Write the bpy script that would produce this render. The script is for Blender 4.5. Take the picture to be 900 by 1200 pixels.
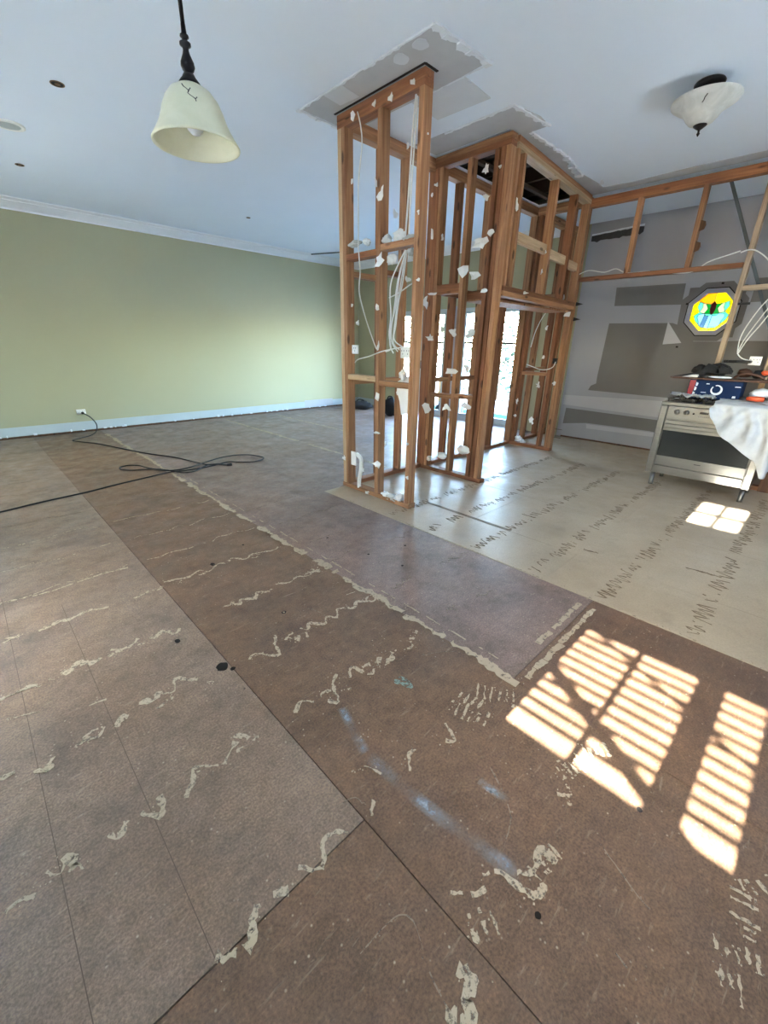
import bpy, bmesh, math, random
from mathutils import Vector, Matrix, noise

# ------------------------------------------------------------------ scene, camera, light
scn = bpy.context.scene
for o in list(bpy.data.objects):
    bpy.data.objects.remove(o)
COL = scn.collection

CAM_H = 1.40
F_PX, PITCH, ROLL, HEAD = 488.5, 0.3804, -0.01882, 0.77753   # focal length (px of 900x1200), radians
# world: X runs right-and-away, Y left-and-away, Z up; the camera stands above the origin
def _basis():
    cp, sp = math.cos(PITCH), math.sin(PITCH)
    fwd = Vector((math.sin(HEAD)*cp, math.cos(HEAD)*cp, -sp))
    right0 = Vector((math.cos(HEAD), -math.sin(HEAD), 0))
    down0 = fwd.cross(right0)
    if down0.z > 0: down0 = -down0
    cr, sr = math.cos(ROLL), math.sin(ROLL)
    return cr*right0 + sr*down0, -sr*right0 + cr*down0, fwd
RIGHT, DOWN, FWD = _basis()
cam_data = bpy.data.cameras.new('camera')
cam_data.sensor_fit = 'VERTICAL'; cam_data.sensor_height = 24.0
cam_data.lens = F_PX/1200*24.0
cam_data.clip_start = 0.02; cam_data.clip_end = 300
cam = bpy.data.objects.new('camera', cam_data); COL.objects.link(cam)
cm = Matrix((RIGHT, -DOWN, -FWD)).transposed().to_4x4()
cm.translation = (0, 0, CAM_H)
cam.matrix_world = cm
scn.camera = cam

SUN_EL = math.radians(26.0); TAN = math.tan(SUN_EL)
SKY_STRENGTH, SUN_STRENGTH, EXPOSURE = 6.0, 66.0, 1.32
world = bpy.data.worlds.new('sky'); scn.world = world; world.use_nodes = True
wn = world.node_tree; wn.nodes.clear()
wo = wn.nodes.new('ShaderNodeOutputWorld'); wb = wn.nodes.new('ShaderNodeBackground')
sky = wn.nodes.new('ShaderNodeTexSky'); sky.sky_type = 'NISHITA'; sky.sun_disc = False
sky.sun_elevation = SUN_EL; sky.sun_rotation = math.radians(-90)
wb.inputs['Strength'].default_value = SKY_STRENGTH
wn.links.new(sky.outputs[0], wb.inputs[0]); wn.links.new(wb.outputs[0], wo.inputs[0])
sd = bpy.data.lights.new('sun', 'SUN'); sd.energy = SUN_STRENGTH; sd.angle = math.radians(0.45)
sd.color = (1.0, 0.96, 0.90)
sun = bpy.data.objects.new('sun', sd); COL.objects.link(sun)
sun.rotation_euler = Vector((math.cos(SUN_EL), 0, -math.sin(SUN_EL))).to_track_quat('-Z', 'Y').to_euler()
def portal(name, loc, normal, sx, sy):
    l = bpy.data.lights.new(name, 'AREA'); l.shape = 'RECTANGLE'; l.size = sx; l.size_y = sy
    l.cycles.is_portal = True
    o = bpy.data.objects.new(name, l); COL.objects.link(o); o.location = loc
    o.rotation_euler = Vector(normal).to_track_quat('-Z', 'Z' if abs(normal[2]) < .5 else 'Y').to_euler()
scn.view_settings.view_transform = 'Standard'; scn.view_settings.look = 'None'
scn.view_settings.gamma = 1.0; scn.view_settings.use_curve_mapping = False
scn.view_settings.exposure = EXPOSURE

# a pixel of the photograph turned into a point on a plane of the place
def ray(px, py): return RIGHT*((px-450)/F_PX) + DOWN*((py-600)/F_PX) + FWD
def on_x(px, py, x): d = ray(px, py); p = d*(x/d.x); p.z += CAM_H; return p
def on_y(px, py, y): d = ray(px, py); p = d*(y/d.y); p.z += CAM_H; return p
def on_z(px, py, z=0.0): d = ray(px, py); p = d*((z-CAM_H)/d.z); p.z = z; return p

# ------------------------------------------------------------------ materials
def S(r, g, b):
    f = lambda c: ((c/255+.055)/1.055)**2.4 if c > 10 else c/255/12.92
    return (f(r), f(g), f(b), 1)
class NT:
    def __init__(s, name):
        s.m = bpy.data.materials.new(name); s.m.use_nodes = True
        s.t = s.m.node_tree; s.t.nodes.clear()
        s.out = s.t.nodes.new('ShaderNodeOutputMaterial')
    def n(s, typ, **kw):
        x = s.t.nodes.new('ShaderNode'+typ)
        for k, v in kw.items():
            if k in x.inputs: s.set(x.inputs[k], v)
            else: setattr(x, k, v)
        return x
    def set(s, sock, v):
        if hasattr(v, 'is_linked') or isinstance(v, bpy.types.NodeSocket): s.t.links.new(v, sock)
        else: sock.default_value = v
    def coord(s, which='Object', scale=(1,1,1)):
        tc = s.n('TexCoord'); mp = s.n('Mapping'); s.t.links.new(tc.outputs[which], mp.inputs[0])
        mp.inputs['Scale'].default_value = scale
        return mp.outputs[0]
    def noise(s, vec, scale, detail=3, rough=.55, dist=0):
        x = s.n('TexNoise', Vector=vec, Scale=scale, Detail=detail, Roughness=rough, Distortion=dist); return x.outputs[0]
    def ramp(s, fac, stops):
        r = s.n('ValToRGB'); s.t.links.new(fac, r.inputs[0]); e = r.color_ramp.elements
        while len(e) < len(stops): e.new(.5)
        for el, (p, c) in zip(e, stops):
            el.position = p; el.color = c if len(c) == 4 else (*c, 1)
        return r.outputs[0]
    def mix(s, fac, a, b, blend='MIX'):
        x = s.n('Mix', data_type='RGBA', blend_type=blend)
        s.set(x.inputs[0], fac); s.set(x.inputs[6], a); s.set(x.inputs[7], b); return x.outputs[2]
    def bump(s, h, strength=.2, dist=.01):
        x = s.n('Bump', Strength=strength, Distance=dist, Height=h); return x.outputs[0]
    def bsdf(s, **kw):
        b = s.n('BsdfPrincipled')
        for k, v in kw.items(): s.set(b.inputs[k.replace('_', ' ')], v)
        s.t.links.new(b.outputs[0], s.out.inputs[0]); return b
MAT = {}
G = lambda v: (v, v, v, 1)
def simple(name, col, rough=.6, metal=0.0, var=.12, scale=30, bump=.0, spec=.5):
    k = NT(name); c = k.coord()
    n = k.noise(c, scale, 3)
    colr = k.mix(n, tuple(x*(1-var) for x in col[:3])+(1,), tuple(min(1, x*(1+var)) for x in col[:3])+(1,))
    kw = dict(Base_Color=colr, Roughness=rough, Metallic=metal, Specular_IOR_Level=spec)
    if bump: kw['Normal'] = k.bump(n, bump)
    k.bsdf(**kw); MAT[name] = k.m; return k.m
def particle(name, c1, c2, speck=S(205,190,168), rough=.5):
    k = NT(name); c = k.coord()
    base = k.mix(k.ramp(k.noise(c, 1.6, 5, .6), [(.35, G(0)), (.68, G(1))]), c1, c2)
    warm = k.ramp(k.noise(c, .9, 3), [(.45, G(0)), (.7, G(1))])
    base = k.mix(k.mix(.45, G(0), warm), base, S(134, 102, 74))
    fine = k.noise(c, 130, 2, .7)
    base = k.mix(.55, base, k.ramp(fine, [(.3, G(.35)), (.5, G(.95)), (.72, (1.75, 1.7, 1.55, 1))]), 'MULTIPLY')
    blot = k.noise(c, 3.4, 6, .68, .3)
    base = k.mix(.8, base, k.ramp(blot, [(.30, G(.62)), (.48, G(1)), (.70, (1.25, 1.22, 1.18, 1))]), 'MULTIPLY')
    mid = k.noise(c, 22, 4, .65)
    base = k.mix(.5, base, k.ramp(mid, [(.32, G(.6)), (.55, G(1)), (.8, G(1.25))]), 'MULTIPLY')
    # pale flecks and dark chips worn into the sheet
    v = k.n('TexVoronoi', Vector=c, Scale=34.0, Randomness=1.0)
    fl = k.ramp(v.outputs['Distance'], [(.05, G(.7)), (.14, G(0))])
    gate = k.ramp(k.noise(c, 4.5, 2), [(.44, G(0)), (.60, G(1))])
    base = k.mix(k.mix(1.0, fl, gate, 'MULTIPLY'), base, speck)
    v2 = k.n('TexVoronoi', Vector=c, Scale=9.0, Randomness=1.0)
    dk = k.ramp(v2.outputs['Distance'], [(.03, G(1)), (.06, G(0))])
    gate2 = k.ramp(k.noise(c, 2.2, 2), [(.56, G(0)), (.64, G(1))])
    base = k.mix(k.mix(1.0, dk, gate2, 'MULTIPLY'), base, S(52, 42, 36))
    # scuffs: pale streaks
    st = k.coord('Object', (9, 55, 1))
    scf = k.ramp(k.noise(st, 1.0, 4, .7, .4), [(.6, G(0)), (.78, G(.5))])
    base = k.mix(scf, base, S(190, 172, 150))
    r = k.ramp(k.noise(c, 7, 4), [(.3, G(rough-.14)), (.7, G(rough+.12))])
    k.bsdf(Base_Color=base, Roughness=r, Normal=k.bump(fine, .1, .003), Specular_IOR_Level=.5)
    MAT[name] = k.m
particle('sheet_greybrown', S(150, 128, 111), S(122, 103, 90))
particle('sheet_brown', S(124, 96, 75), S(108, 85, 69))
particle('sheet_mauve', S(144, 121, 111), S(122, 104, 96))
particle('sheet_rust', S(122, 93, 74), S(104, 80, 64), rough=.46)
def cream():
    k = NT('sheet_cream'); c = k.coord()
    base = k.mix(k.ramp(k.noise(c, 1.3, 5, .6), [(.35, G(0)), (.7, G(1))]), S(190, 172, 146), S(166, 146, 120))
    base = k.mix(k.ramp(k.noise(c, 5, 5, .7), [(.55, G(0)), (.75, G(.5))]), base, S(150, 132, 110))
    fine = k.noise(c, 90, 2, .7)
    base = k.mix(.35, base, k.ramp(fine, [(.3, G(.7)), (.6, G(1.1))]), 'MULTIPLY')
    v = k.n('TexVoronoi', Vector=c, Scale=14.0)
    base = k.mix(k.ramp(v.outputs['Distance'], [(.03, G(.8)), (.06, G(0))]), base, S(105, 85, 65))
    r = k.ramp(k.noise(c, 6, 4), [(.3, G(.34)), (.7, G(.55))])
    k.bsdf(Base_Color=base, Roughness=r, Normal=k.bump(fine, .15, .003)); MAT['sheet_cream'] = k.m
cream()
def wood(name, lo, hi, rough=.62):
    k = NT(name)
    oi = k.n('ObjectInfo'); tc = k.n('TexCoord')
    add = k.n('VectorMath', operation='ADD'); sc = k.n('VectorMath', operation='SCALE')
    comb = k.n('CombineXYZ'); 
    for i in range(3): k.t.links.new(oi.outputs['Random'], comb.inputs[i])
    k.t.links.new(comb.outputs[0], sc.inputs[0]); sc.inputs['Scale'].default_value = 37.0
    k.t.links.new(tc.outputs['Object'], add.inputs[0]); k.t.links.new(sc.outputs[0], add.inputs[1])
    mp = k.n('Mapping'); k.t.links.new(add.outputs[0], mp.inputs[0]); mp.inputs['Scale'].default_value = (34, 34, 1.6)
    g = k.noise(mp.outputs[0], 1.0, 5, .6, .8)
    mp2 = k.n('Mapping'); k.t.links.new(add.outputs[0], mp2.inputs[0]); mp2.inputs['Scale'].default_value = (120, 120, 5)
    g2 = k.noise(mp2.outputs[0], 1.0, 2)
    base = k.mix(k.ramp(g, [(.3, G(0)), (.7, G(1))]), lo, hi)
    base = k.mix(.35, base, k.ramp(g2, [(.3, G(.65)), (.7, G(1.15))]), 'MULTIPLY')
    mp3 = k.n('Mapping'); k.t.links.new(add.outputs[0], mp3.inputs[0]); mp3.inputs['Scale'].default_value = (9, 9, 3.2)
    v = k.n('TexVoronoi', Vector=mp3.outputs[0], Scale=1.0)
    base = k.mix(k.ramp(v.outputs['Distance'], [(.10, G(.85)), (.17, G(0))]), base, tuple(x*.28 for x in lo[:3])+(1,))
    tone = k.n('MapRange'); k.t.links.new(oi.outputs['Random'], tone.inputs[0]); tone.inputs[3].default_value = .78; tone.inputs[4].default_value = 1.16
    base = k.mix(1.0, base, tone.outputs[0], 'MULTIPLY')
    k.bsdf(Base_Color=base, Roughness=rough, Normal=k.bump(g2, .12, .002), Specular_IOR_Level=.35)
    MAT[name] = k.m
wood('pine', S(132, 88, 58), S(186, 138, 98))
wood('pine_pale', S(178, 146, 110), S(214, 186, 150))
wood('pine_red', S(112, 68, 43), S(162, 108, 71))
wood('pine_grey', S(158, 136, 112), S(196, 172, 144))
wood('dark_timber', S(70, 46, 30), S(110, 76, 50))
def worn(name, col, thr=.42, scale=70):
    k = NT(name); c = k.coord(); n = k.noise(c, scale, 4, .7); n2 = k.noise(c, 12, 2)
    p = k.n('BsdfDiffuse'); k.set(p.inputs['Color'], k.mix(n2, tuple(x*.8 for x in col[:3])+(1,), col)); tr = k.n('BsdfTransparent'); mx = k.n('MixShader')
    k.t.links.new(k.ramp(n, [(thr-.05, G(0)), (thr+.05, G(1))]), mx.inputs[0]); k.t.links.new(tr.outputs[0], mx.inputs[1]); k.t.links.new(p.outputs[0], mx.inputs[2])
    k.t.links.new(mx.outputs[0], k.out.inputs[0]); MAT[name] = k.m
worn('glue', S(206, 190, 166), .43); worn('glue_faint', S(158, 142, 126), .45); worn('filler_worn', S(196, 179, 155), .38, 45)
worn('paint_mint', S(150, 172, 164), .5, 60)
simple('filler', S(178, 160, 136), .7, var=.22, scale=22, bump=.2)
simple('adhesive_dark', S(118, 98, 74), .7, var=.3, scale=50)
simple('gap_dark', S(28, 20, 15), .9)
simple('scribe_line', S(100, 84, 72), .8)
simple('paint_green', S(166, 163, 133), .62, var=.035, scale=1.2)
simple('paint_green_back', S(160, 156, 126), .62, var=.04, scale=1.2)
simple('plaster_white', S(214, 221, 226), .7, var=.05, scale=3)
simple('bare_strip', S(176, 186, 190), .75, var=.08, scale=4)
simple('slot_shade', S(128, 114, 96), .85, var=.15)
simple('ceiling_white', S(226, 235, 247), .75, var=.02, scale=2)
simple('cornice_white', S(234, 236, 240), .55, var=.02)
simple('wall_plaster', S(158, 158, 163), .75, var=.06, scale=2.5)
simple('paper_grey', S(113, 110, 107), .85, var=.08, scale=4)
simple('compound_light', S(180, 180, 183), .8, var=.06, scale=5)
simple('patch_grey', S(182, 184, 188), .85, var=.14, scale=5)
simple('patch_white', S(222, 226, 232), .8, var=.05, scale=8)
simple('patch_pale', S(205, 209, 215), .8, var=.08, scale=8)
simple('scrap_white', S(236, 236, 234), .85, var=.08, scale=20)
simple('fluff_grey', S(196, 196, 192), .95, var=.2, scale=30, bump=.6)
simple('tear_dark', S(60, 60, 62), .9, var=.4, scale=25)
simple('cable_white', S(232, 232, 228), .45, var=.03)
simple('plate_white', S(236, 236, 232), .4, var=.03)
simple('rubber_black', S(24, 24, 26), .5, var=.1)
simple('bronze', S(30, 27, 30), .4, metal=.6, var=.2)
simple('steel_brace', S(74, 82, 86), .5, metal=.5, var=.12)
simple('dark_metal', S(50, 48, 46), .6, metal=.3)
simple('aluminium', S(188, 194, 196), .45, metal=.3, var=.04)
simple('fabric_black', S(22, 21, 23), .9, var=.4, scale=40, bump=.5)
simple('leather_brown', S(74, 46, 32), .7, var=.3, scale=25)
simple('orange_plastic', S(208, 84, 44), .45)
simple('cloth_white', S(178, 180, 180), .9, var=.10, scale=16, bump=.7)
simple('bag_white', S(230, 234, 238), .5, var=.06)
simple('concrete', S(206, 204, 198), .95, var=.06, scale=2)
simple('deck_teal', S(30, 100, 108), .95, var=.08, spec=.05)
simple('yellow_plastic', S(150, 96, 16), .5)
simple('blue_print', S(6, 34, 70), .6, var=.15, scale=12, spec=.15)
simple('red_print', S(140, 20, 34), .4)
simple('print_white', S(214, 220, 226), .4)
simple('foam', S(232, 230, 220), .9, var=.1, scale=30, bump=.6)
simple('card_brown', S(150, 112, 74), .8)
simple('roof_timber', S(70, 56, 46), .9, var=.3)
simple('void_dark', S(34, 30, 28), .95)
simple('enamel_black', S(16, 16, 17), .25, var=.1)
simple('cutout_brown', S(120, 92, 66), .8)
simple('leaf_green', S(22, 44, 26), .6, var=.35, scale=3)
simple('bark', S(84, 66, 50), .9)
def steel():
    k = NT('brushed_steel'); c = k.coord('Object', (60, 1.5, 60))
    n = k.noise(c, 3, 3)
    k.bsdf(Base_Color=k.mix(n, S(104, 102, 97), S(132, 129, 123)), Metallic=.9, Roughness=k.ramp(n, [(.3, G(.28)), (.7, G(.4))]))
    MAT['brushed_steel'] = k.m
steel()
def glass(name, tint=(1, 1, 1, 1), gloss=.08):
    k = NT(name); t = k.n('BsdfTransparent', Color=tint); g = k.n('BsdfGlossy', Roughness=.02)
    mx = k.n('MixShader', Fac=gloss); k.t.links.new(t.outputs[0], mx.inputs[1]); k.t.links.new(g.outputs[0], mx.inputs[2])
    k.t.links.new(mx.outputs[0], k.out.inputs[0]); MAT[name] = k.m
glass('clear_glass', (.95, .98, .98, 1))
glass('sheer_glass', (.9, .9, .9, 1))
k = NT('oven_glass'); k.bsdf(Base_Color=S(20, 24, 24), Roughness=.12, Specular_IOR_Level=.7); MAT['oven_glass'] = k.m
def stained(name, col, amount=.75):
    k = NT(name); c = k.coord(); n = k.noise(c, 18, 3)
    colr = k.mix(n, tuple(x*.8 for x in col[:3])+(1,), col)
    t = k.n('BsdfTranslucent', Color=colr); tr = k.n('BsdfTransparent', Color=colr)
    mx = k.n('MixShader', Fac=.04); k.t.links.new(t.outputs[0], mx.inputs[1]); k.t.links.new(tr.outputs[0], mx.inputs[2])
    g = k.n('BsdfGlossy', Roughness=.1); m2 = k.n('MixShader', Fac=.06)
    k.t.links.new(mx.outputs[0], m2.inputs[1]); k.t.links.new(g.outputs[0], m2.inputs[2])
    k.t.links.new(m2.outputs[0], k.out.inputs[0]); MAT[name] = k.m
for nm, cc in dict(stained_yellow=(.45, .33, .004, 1), stained_amber=(.42, .2, .01, 1), stained_green=(.006, .17, .035, 1), stained_mint=(.11, .28, .19, 1),
                   stained_cream=(.26, .27, .16, 1), stained_ice=(.18, .27, .30, 1), stained_blue=(.08, .14, .17, 1), stained_red=(.05, .0, .003, 1)).items(): stained(nm, cc)
def alabaster(name, c1, c2, trans=.25):
    k = NT(name); c = k.coord(); n = k.noise(c, 9, 4, .6, .6)
    colr = k.mix(k.ramp(n, [(.35, G(0)), (.7, G(1))]), c1, c2)
    p = k.n('BsdfPrincipled'); k.set(p.inputs['Base Color'], colr); k.set(p.inputs['Roughness'], .35)
    t = k.n('BsdfTranslucent', Color=colr); mx = k.n('MixShader', Fac=trans)
    k.t.links.new(p.outputs[0], mx.inputs[1]); k.t.links.new(t.outputs[0], mx.inputs[2]); k.t.links.new(mx.outputs[0], k.out.inputs[0])
    MAT[name] = k.m
alabaster('shade_cream', S(226, 223, 196), S(238, 235, 212))
alabaster('shade_white', S(206, 206, 200), S(232, 232, 228))
k = NT('sheer_blind'); t = k.n('BsdfTranslucent', Color=(.45, .45, .45, 1)); d = k.n('BsdfDiffuse', Color=(.75, .75, .72, 1))
mx = k.n('MixShader', Fac=.5); k.t.links.new(t.outputs[0], mx.inputs[1]); k.t.links.new(d.outputs[0], mx.inputs[2]); k.t.links.new(mx.outputs[0], k.out.inputs[0]); MAT['sheer_blind'] = k.m
def dust():  # pale streak: light on the floor put into colour
    k = NT('light_streak_paint'); c = k.coord(); n = k.noise(c, 26, 5, .75)
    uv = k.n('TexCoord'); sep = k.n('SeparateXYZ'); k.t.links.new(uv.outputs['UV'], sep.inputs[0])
    # thin in a soft edge across the painted light streak (stored in UV), broken up by grain
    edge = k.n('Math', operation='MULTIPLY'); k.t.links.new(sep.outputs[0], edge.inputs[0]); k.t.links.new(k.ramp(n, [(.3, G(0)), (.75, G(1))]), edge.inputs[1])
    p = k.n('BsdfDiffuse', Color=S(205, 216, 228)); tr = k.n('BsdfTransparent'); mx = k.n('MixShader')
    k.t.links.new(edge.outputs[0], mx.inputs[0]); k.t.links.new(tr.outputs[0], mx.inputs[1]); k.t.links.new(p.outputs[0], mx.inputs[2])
    k.t.links.new(mx.outputs[0], k.out.inputs[0]); MAT['light_streak_paint'] = k.m
dust()  # material of the painted light streak

# ------------------------------------------------------------------ builders
class MB:
    def __init__(s): s.v = []; s.f = []
    def box(s, x0, x1, y0, y1, z0, z1):
        b = len(s.v)
        s.v += [(x0,y0,z0),(x1,y0,z0),(x1,y1,z0),(x0,y1,z0),(x0,y0,z1),(x1,y0,z1),(x1,y1,z1),(x0,y1,z1)]
        s.f += [tuple(b+i for i in q) for q in ((0,3,2,1),(4,5,6,7),(0,1,5,4),(1,2,6,5),(2,3,7,6),(3,0,4,7))]; return s
    def prism(s, pts, off):
        "closed polygon pts (3-D) extruded by vector off"
        b = len(s.v); n = len(pts); off = Vector(off)
        s.v += [tuple(Vector(p)) for p in pts] + [tuple(Vector(p)+off) for p in pts]
        s.f += [tuple(range(b+n-1, b-1, -1)), tuple(range(b+n, b+2*n))]
        for i in range(n): j = (i+1) % n; s.f.append((b+i, b+j, b+n+j, b+n+i))
        return s
    def tube(s, pts, r, seg=8, smooth=0, radii=None):
        pts = [Vector(p) for p in pts]
        if smooth: pts = catmull(pts, smooth)
        b = len(s.v); n = len(pts); prev = None
        for i, p in enumerate(pts):
            t = (pts[min(i+1, n-1)] - pts[max(i-1, 0)]).normalized()
            if prev is None:
                a = Vector((0,0,1)) if abs(t.z) < .9 else Vector((1,0,0)); u = t.cross(a).normalized()
            else: u = (prev - t*prev.dot(t)).normalized()
            prev = u; w = t.cross(u); rr = radii[i] if radii else r
            for k in range(seg):
                an = 2*math.pi*k/seg; s.v.append(tuple(p + u*(rr*math.cos(an)) + w*(rr*math.sin(an))))
        for i in range(n-1):
            for k in range(seg):
                k2 = (k+1) % seg; s.f.append((b+i*seg+k, b+i*seg+k2, b+(i+1)*seg+k2, b+(i+1)*seg+k))
        s.f.append(tuple(b+k for k in range(seg-1, -1, -1))); s.f.append(tuple(b+(n-1)*seg+k for k in range(seg)))
        return s
    def lathe(s, prof, seg=32, cx=0, cy=0, wob=None):
        b = len(s.v)
        for (r, z) in prof:
            for k in range(seg):
                an = 2*math.pi*k/seg; rr = r*(wob(an, r, z) if wob else 1)
                s.v.append((cx+rr*math.cos(an), cy+rr*math.sin(an), z))
        for i in range(len(prof)-1):
            for k in range(seg):
                k2 = (k+1) % seg; s.f.append((b+i*seg+k, b+i*seg+k2, b+(i+1)*seg+k2, b+(i+1)*seg+k))
        return s
    def build(s, name, mat, parent=None, kind=None, smooth=False, bevel=0, loc=None):
        me = bpy.data.meshes.new(name); me.from_pydata(s.v, [], s.f); me.update()
        bm = bmesh.new(); bm.from_mesh(me); bmesh.ops.recalc_face_normals(bm, faces=bm.faces[:])
        if bevel: bmesh.ops.bevel(bm, geom=bm.edges[:], offset=bevel, segments=1, affect='EDGES')
        bm.to_mesh(me); bm.free()
        if smooth:
            for p in me.polygons: p.use_smooth = True
        if isinstance(mat, str): mat = MAT[mat]
        me.materials.append(mat)
        o = bpy.data.objects.new(name, me); COL.objects.link(o)
        if loc: o.location = loc
        if parent is not None:
            o.parent = parent
            if parent.type == 'EMPTY': o.matrix_parent_inverse = Matrix.Translation(parent.location).inverted()
        if kind: o['kind'] = kind
        return o
def catmull(p, n):
    out = []
    for i in range(len(p)-1):
        a, b, c, d = p[max(i-1, 0)], p[i], p[i+1], p[min(i+2, len(p)-1)]
        for k in range(n):
            t = k/n; out.append(.5*((2*b) + (c-a)*t + (2*a-5*b+4*c-d)*t*t + (3*b-a-3*c+d)*t**3))
    out.append(p[-1]); return out
def tag(o, label, cat, group=None):
    o['label'] = label; o['category'] = cat
    if group: o['group'] = group
    return o
def thing(name, loc, label, cat, group=None):
    o = bpy.data.objects.new(name, None); o.empty_display_size = .1; COL.objects.link(o); o.location = loc
    return tag(o, label, cat, group)
def box(name, mat, parent, x0, x1, y0, y1, z0, z1, bevel=0, kind=None):
    return MB().box(x0, x1, y0, y1, z0, z1).build(name, mat, parent, kind, bevel=bevel)
_beam_cache = {}
def beam(name, parent, p0, p1, w, d, mat, side=None):
    "timber from p0 to p1; w across 'side' direction, d the other way; grain runs along local Z"
    p0, p1 = Vector(p0), Vector(p1); L = (p1-p0).length; z = (p1-p0).normalized()
    side = Vector(side or ((1, 0, 0) if abs(z.x) < .9 else (0, 1, 0)))
    x = (side - z*side.dot(z)).normalized(); y = z.cross(x)
    key = (round(L, 4), w, d, mat)
    if key not in _beam_cache:
        o = MB().box(-w/2, w/2, -d/2, d/2, 0, L).build(name, mat, None, bevel=.0025)
        _beam_cache[key] = o.data
    else:
        o = bpy.data.objects.new(name, _beam_cache[key]); COL.objects.link(o)
    m = Matrix((x, y, z)).transposed().to_4x4(); m.translation = p0
    o.parent = parent; o.matrix_world = m
    o.matrix_parent_inverse = Matrix.Translation(parent.location).inverted(); o.matrix_basis = m
    return o
def slab(name, mat, axis, lo, hi, u0, u1, v0, v1, holes, kind='structure', parent=None):
    "wall or ceiling slab between lo..hi on axis, with rectangular holes (u0,u1,v0,v1)"
    us = sorted({u0, u1, *[h[0] for h in holes], *[h[1] for h in holes]}); vs = sorted({v0, v1, *[h[2] for h in holes], *[h[3] for h in holes]})
    m = MB()
    for i in range(len(us)-1):
        for j in range(len(vs)-1):
            cu, cv = (us[i]+us[i+1])/2, (vs[j]+vs[j+1])/2
            if any(h[0] < cu < h[1] and h[2] < cv < h[3] for h in holes): continue
            a = (us[i], us[i+1]); b = (vs[j], vs[j+1])
            if axis == 'x': m.box(lo, hi, *a, *b)
            elif axis == 'y': m.box(*a, lo, hi, *b)
            else: m.box(*a, *b, lo, hi)
    o = m.build(name, mat, parent, kind)
    bm = bmesh.new(); bm.from_mesh(o.data); bmesh.ops.remove_doubles(bm, verts=bm.verts[:], dist=1e-5)
    seen = {}
    for f in bm.faces[:]: seen.setdefault(tuple(sorted(v.index for v in f.verts)), []).append(f)
    bmesh.ops.delete(bm, geom=[f for fs in seen.values() if len(fs) > 1 for f in fs], context='FACES_ONLY')
    bmesh.ops.recalc_face_normals(bm, faces=bm.faces[:]); bm.to_mesh(o.data); bm.free()
    return o
RNG = random.Random(11)

# ------------------------------------------------------------------ the setting
X0, X1, Y0, Y1, ZC = -0.6, 7.19, -1.0, 8.30, 3.10
T = .10
# openings
W1 = (-.205, .555, .905, 1.36)                  # sash window behind the camera: y0,y1,z0,z1
W2 = (.195, .565, 2.40, 2.79)                   # high window above it
W3 = (2.0, 3.1, .12, 2.20)                      # added unseen window with a sheer blind, left of it, for soft light
D1 = (3.92, 5.28, .0, 2.08); D2 = (5.62, 7.00, .0, 2.08)     # two pairs of glazed doors
WO = (1.04, 1.64, 1.57, 2.17)                   # opening for the octagonal window
W6 = (4.8, 6.6, .85, 2.20)                      # second added unseen window further left, lights green wall and ceiling
W4 = (3.4, 4.1, 1.25, 1.95)                     # added unseen window in the right wall, lights the kitchen (x0,x1,z0,z1)
ZR = 3.55
wall_front = slab('wall_front', 'plaster_white', 'x', X0-T, X0, Y0-T, Y1+T, -.2, ZR, [W1, W2, W3, W6])
wall_left = slab('wall_left', 'paint_green', 'y', Y1, Y1+T, X0, X1+T, -.2, ZR, [])
wall_right = slab('wall_right', 'plaster_white', 'y', Y0-T, Y0, X0, X1+T, -.2, ZR, [W4])
wall_back = slab('wall_back', 'wall_plaster', 'x', X1, X1+T, Y0, 3.08, -.2, ZR, [WO])
wall_rear = slab('wall_rear', 'paint_green_back', 'x', X1, X1+T, 3.08, Y1, -.2, ZR, [(D1[0], D1[1], 0.0, D1[3]), (D2[0], D2[1], 0.0, D2[3])])
HOLE = (3.94, 5.90, 2.60, 3.26)
ceiling = slab('ceiling', 'ceiling_white', 'z', ZC, ZC+.012, X0, X1, Y0, Y1, [HOLE])
roof = box('roof', 'void_dark', None, X0-.4, X1+.4, Y0-.4, Y1+.4, ZR, ZR+.06, kind='structure')
for i in range(5):     # ceiling joists of the roof space seen through the hole
    x = 3.98+i*.45
    beam('ceiling_joist', ceiling, (x, 2.2, ZC+.16), (x, 3.7, ZC+.16), .045, .14, 'roof_timber')
for y in (2.72, 3.12):
    beam('ceiling_batten', ceiling, (3.6, y, ZC+.05), (6.2, y, ZC+.05), .05, .035, 'roof_timber', (0, 1, 0))
beam('roof_strut', ceiling, (4.0, 2.7, ZC+.10), (5.3, 3.2, ZC+.40), .035, .07, 'roof_timber', (0, 0, 1))
beam('roof_strut', ceiling, (5.6, 2.7, ZC+.12), (4.5, 3.2, ZC+.40), .035, .07, 'roof_timber', (0, 0, 1))
ground = box('ground', 'concrete', None, -30, 40, -30, 40, -.4, -.2, kind='structure')

# ---- plaster patches left on the ceiling where the old walls met it
def cpatch(name, mat, pts, th=.004, z=ZC):
    return MB().prism([(x, y, z-.0005) for x, y in pts], (0, 0, -th)).build(name, mat, ceiling)
cpatch('ceiling_patch', 'patch_grey', [(2.42, 3.47), (2.42, 2.15), (2.62, 2.12), (2.93, 2.10), (2.95, 2.6), (2.93, 3.47)], .005)
for (x0, x1, y0, y1) in ((2.43, 2.62, 2.98, 3.2), (2.95, 3.3, 2.3, 2.8)):
    cpatch('ceiling_patch', 'patch_pale', [(x0, y0), (x1, y0+.02), (x1-.02, y1), (x0, y1-.02)], .007)
def blob(cx, cy, rx, ry, n=14, j=.12):
    return [(cx+rx*math.cos(2*math.pi*i/n)*(1+RNG.uniform(-j, j)), cy+ry*math.sin(2*math.pi*i/n)*(1+RNG.uniform(-j, j))) for i in range(n)]
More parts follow.
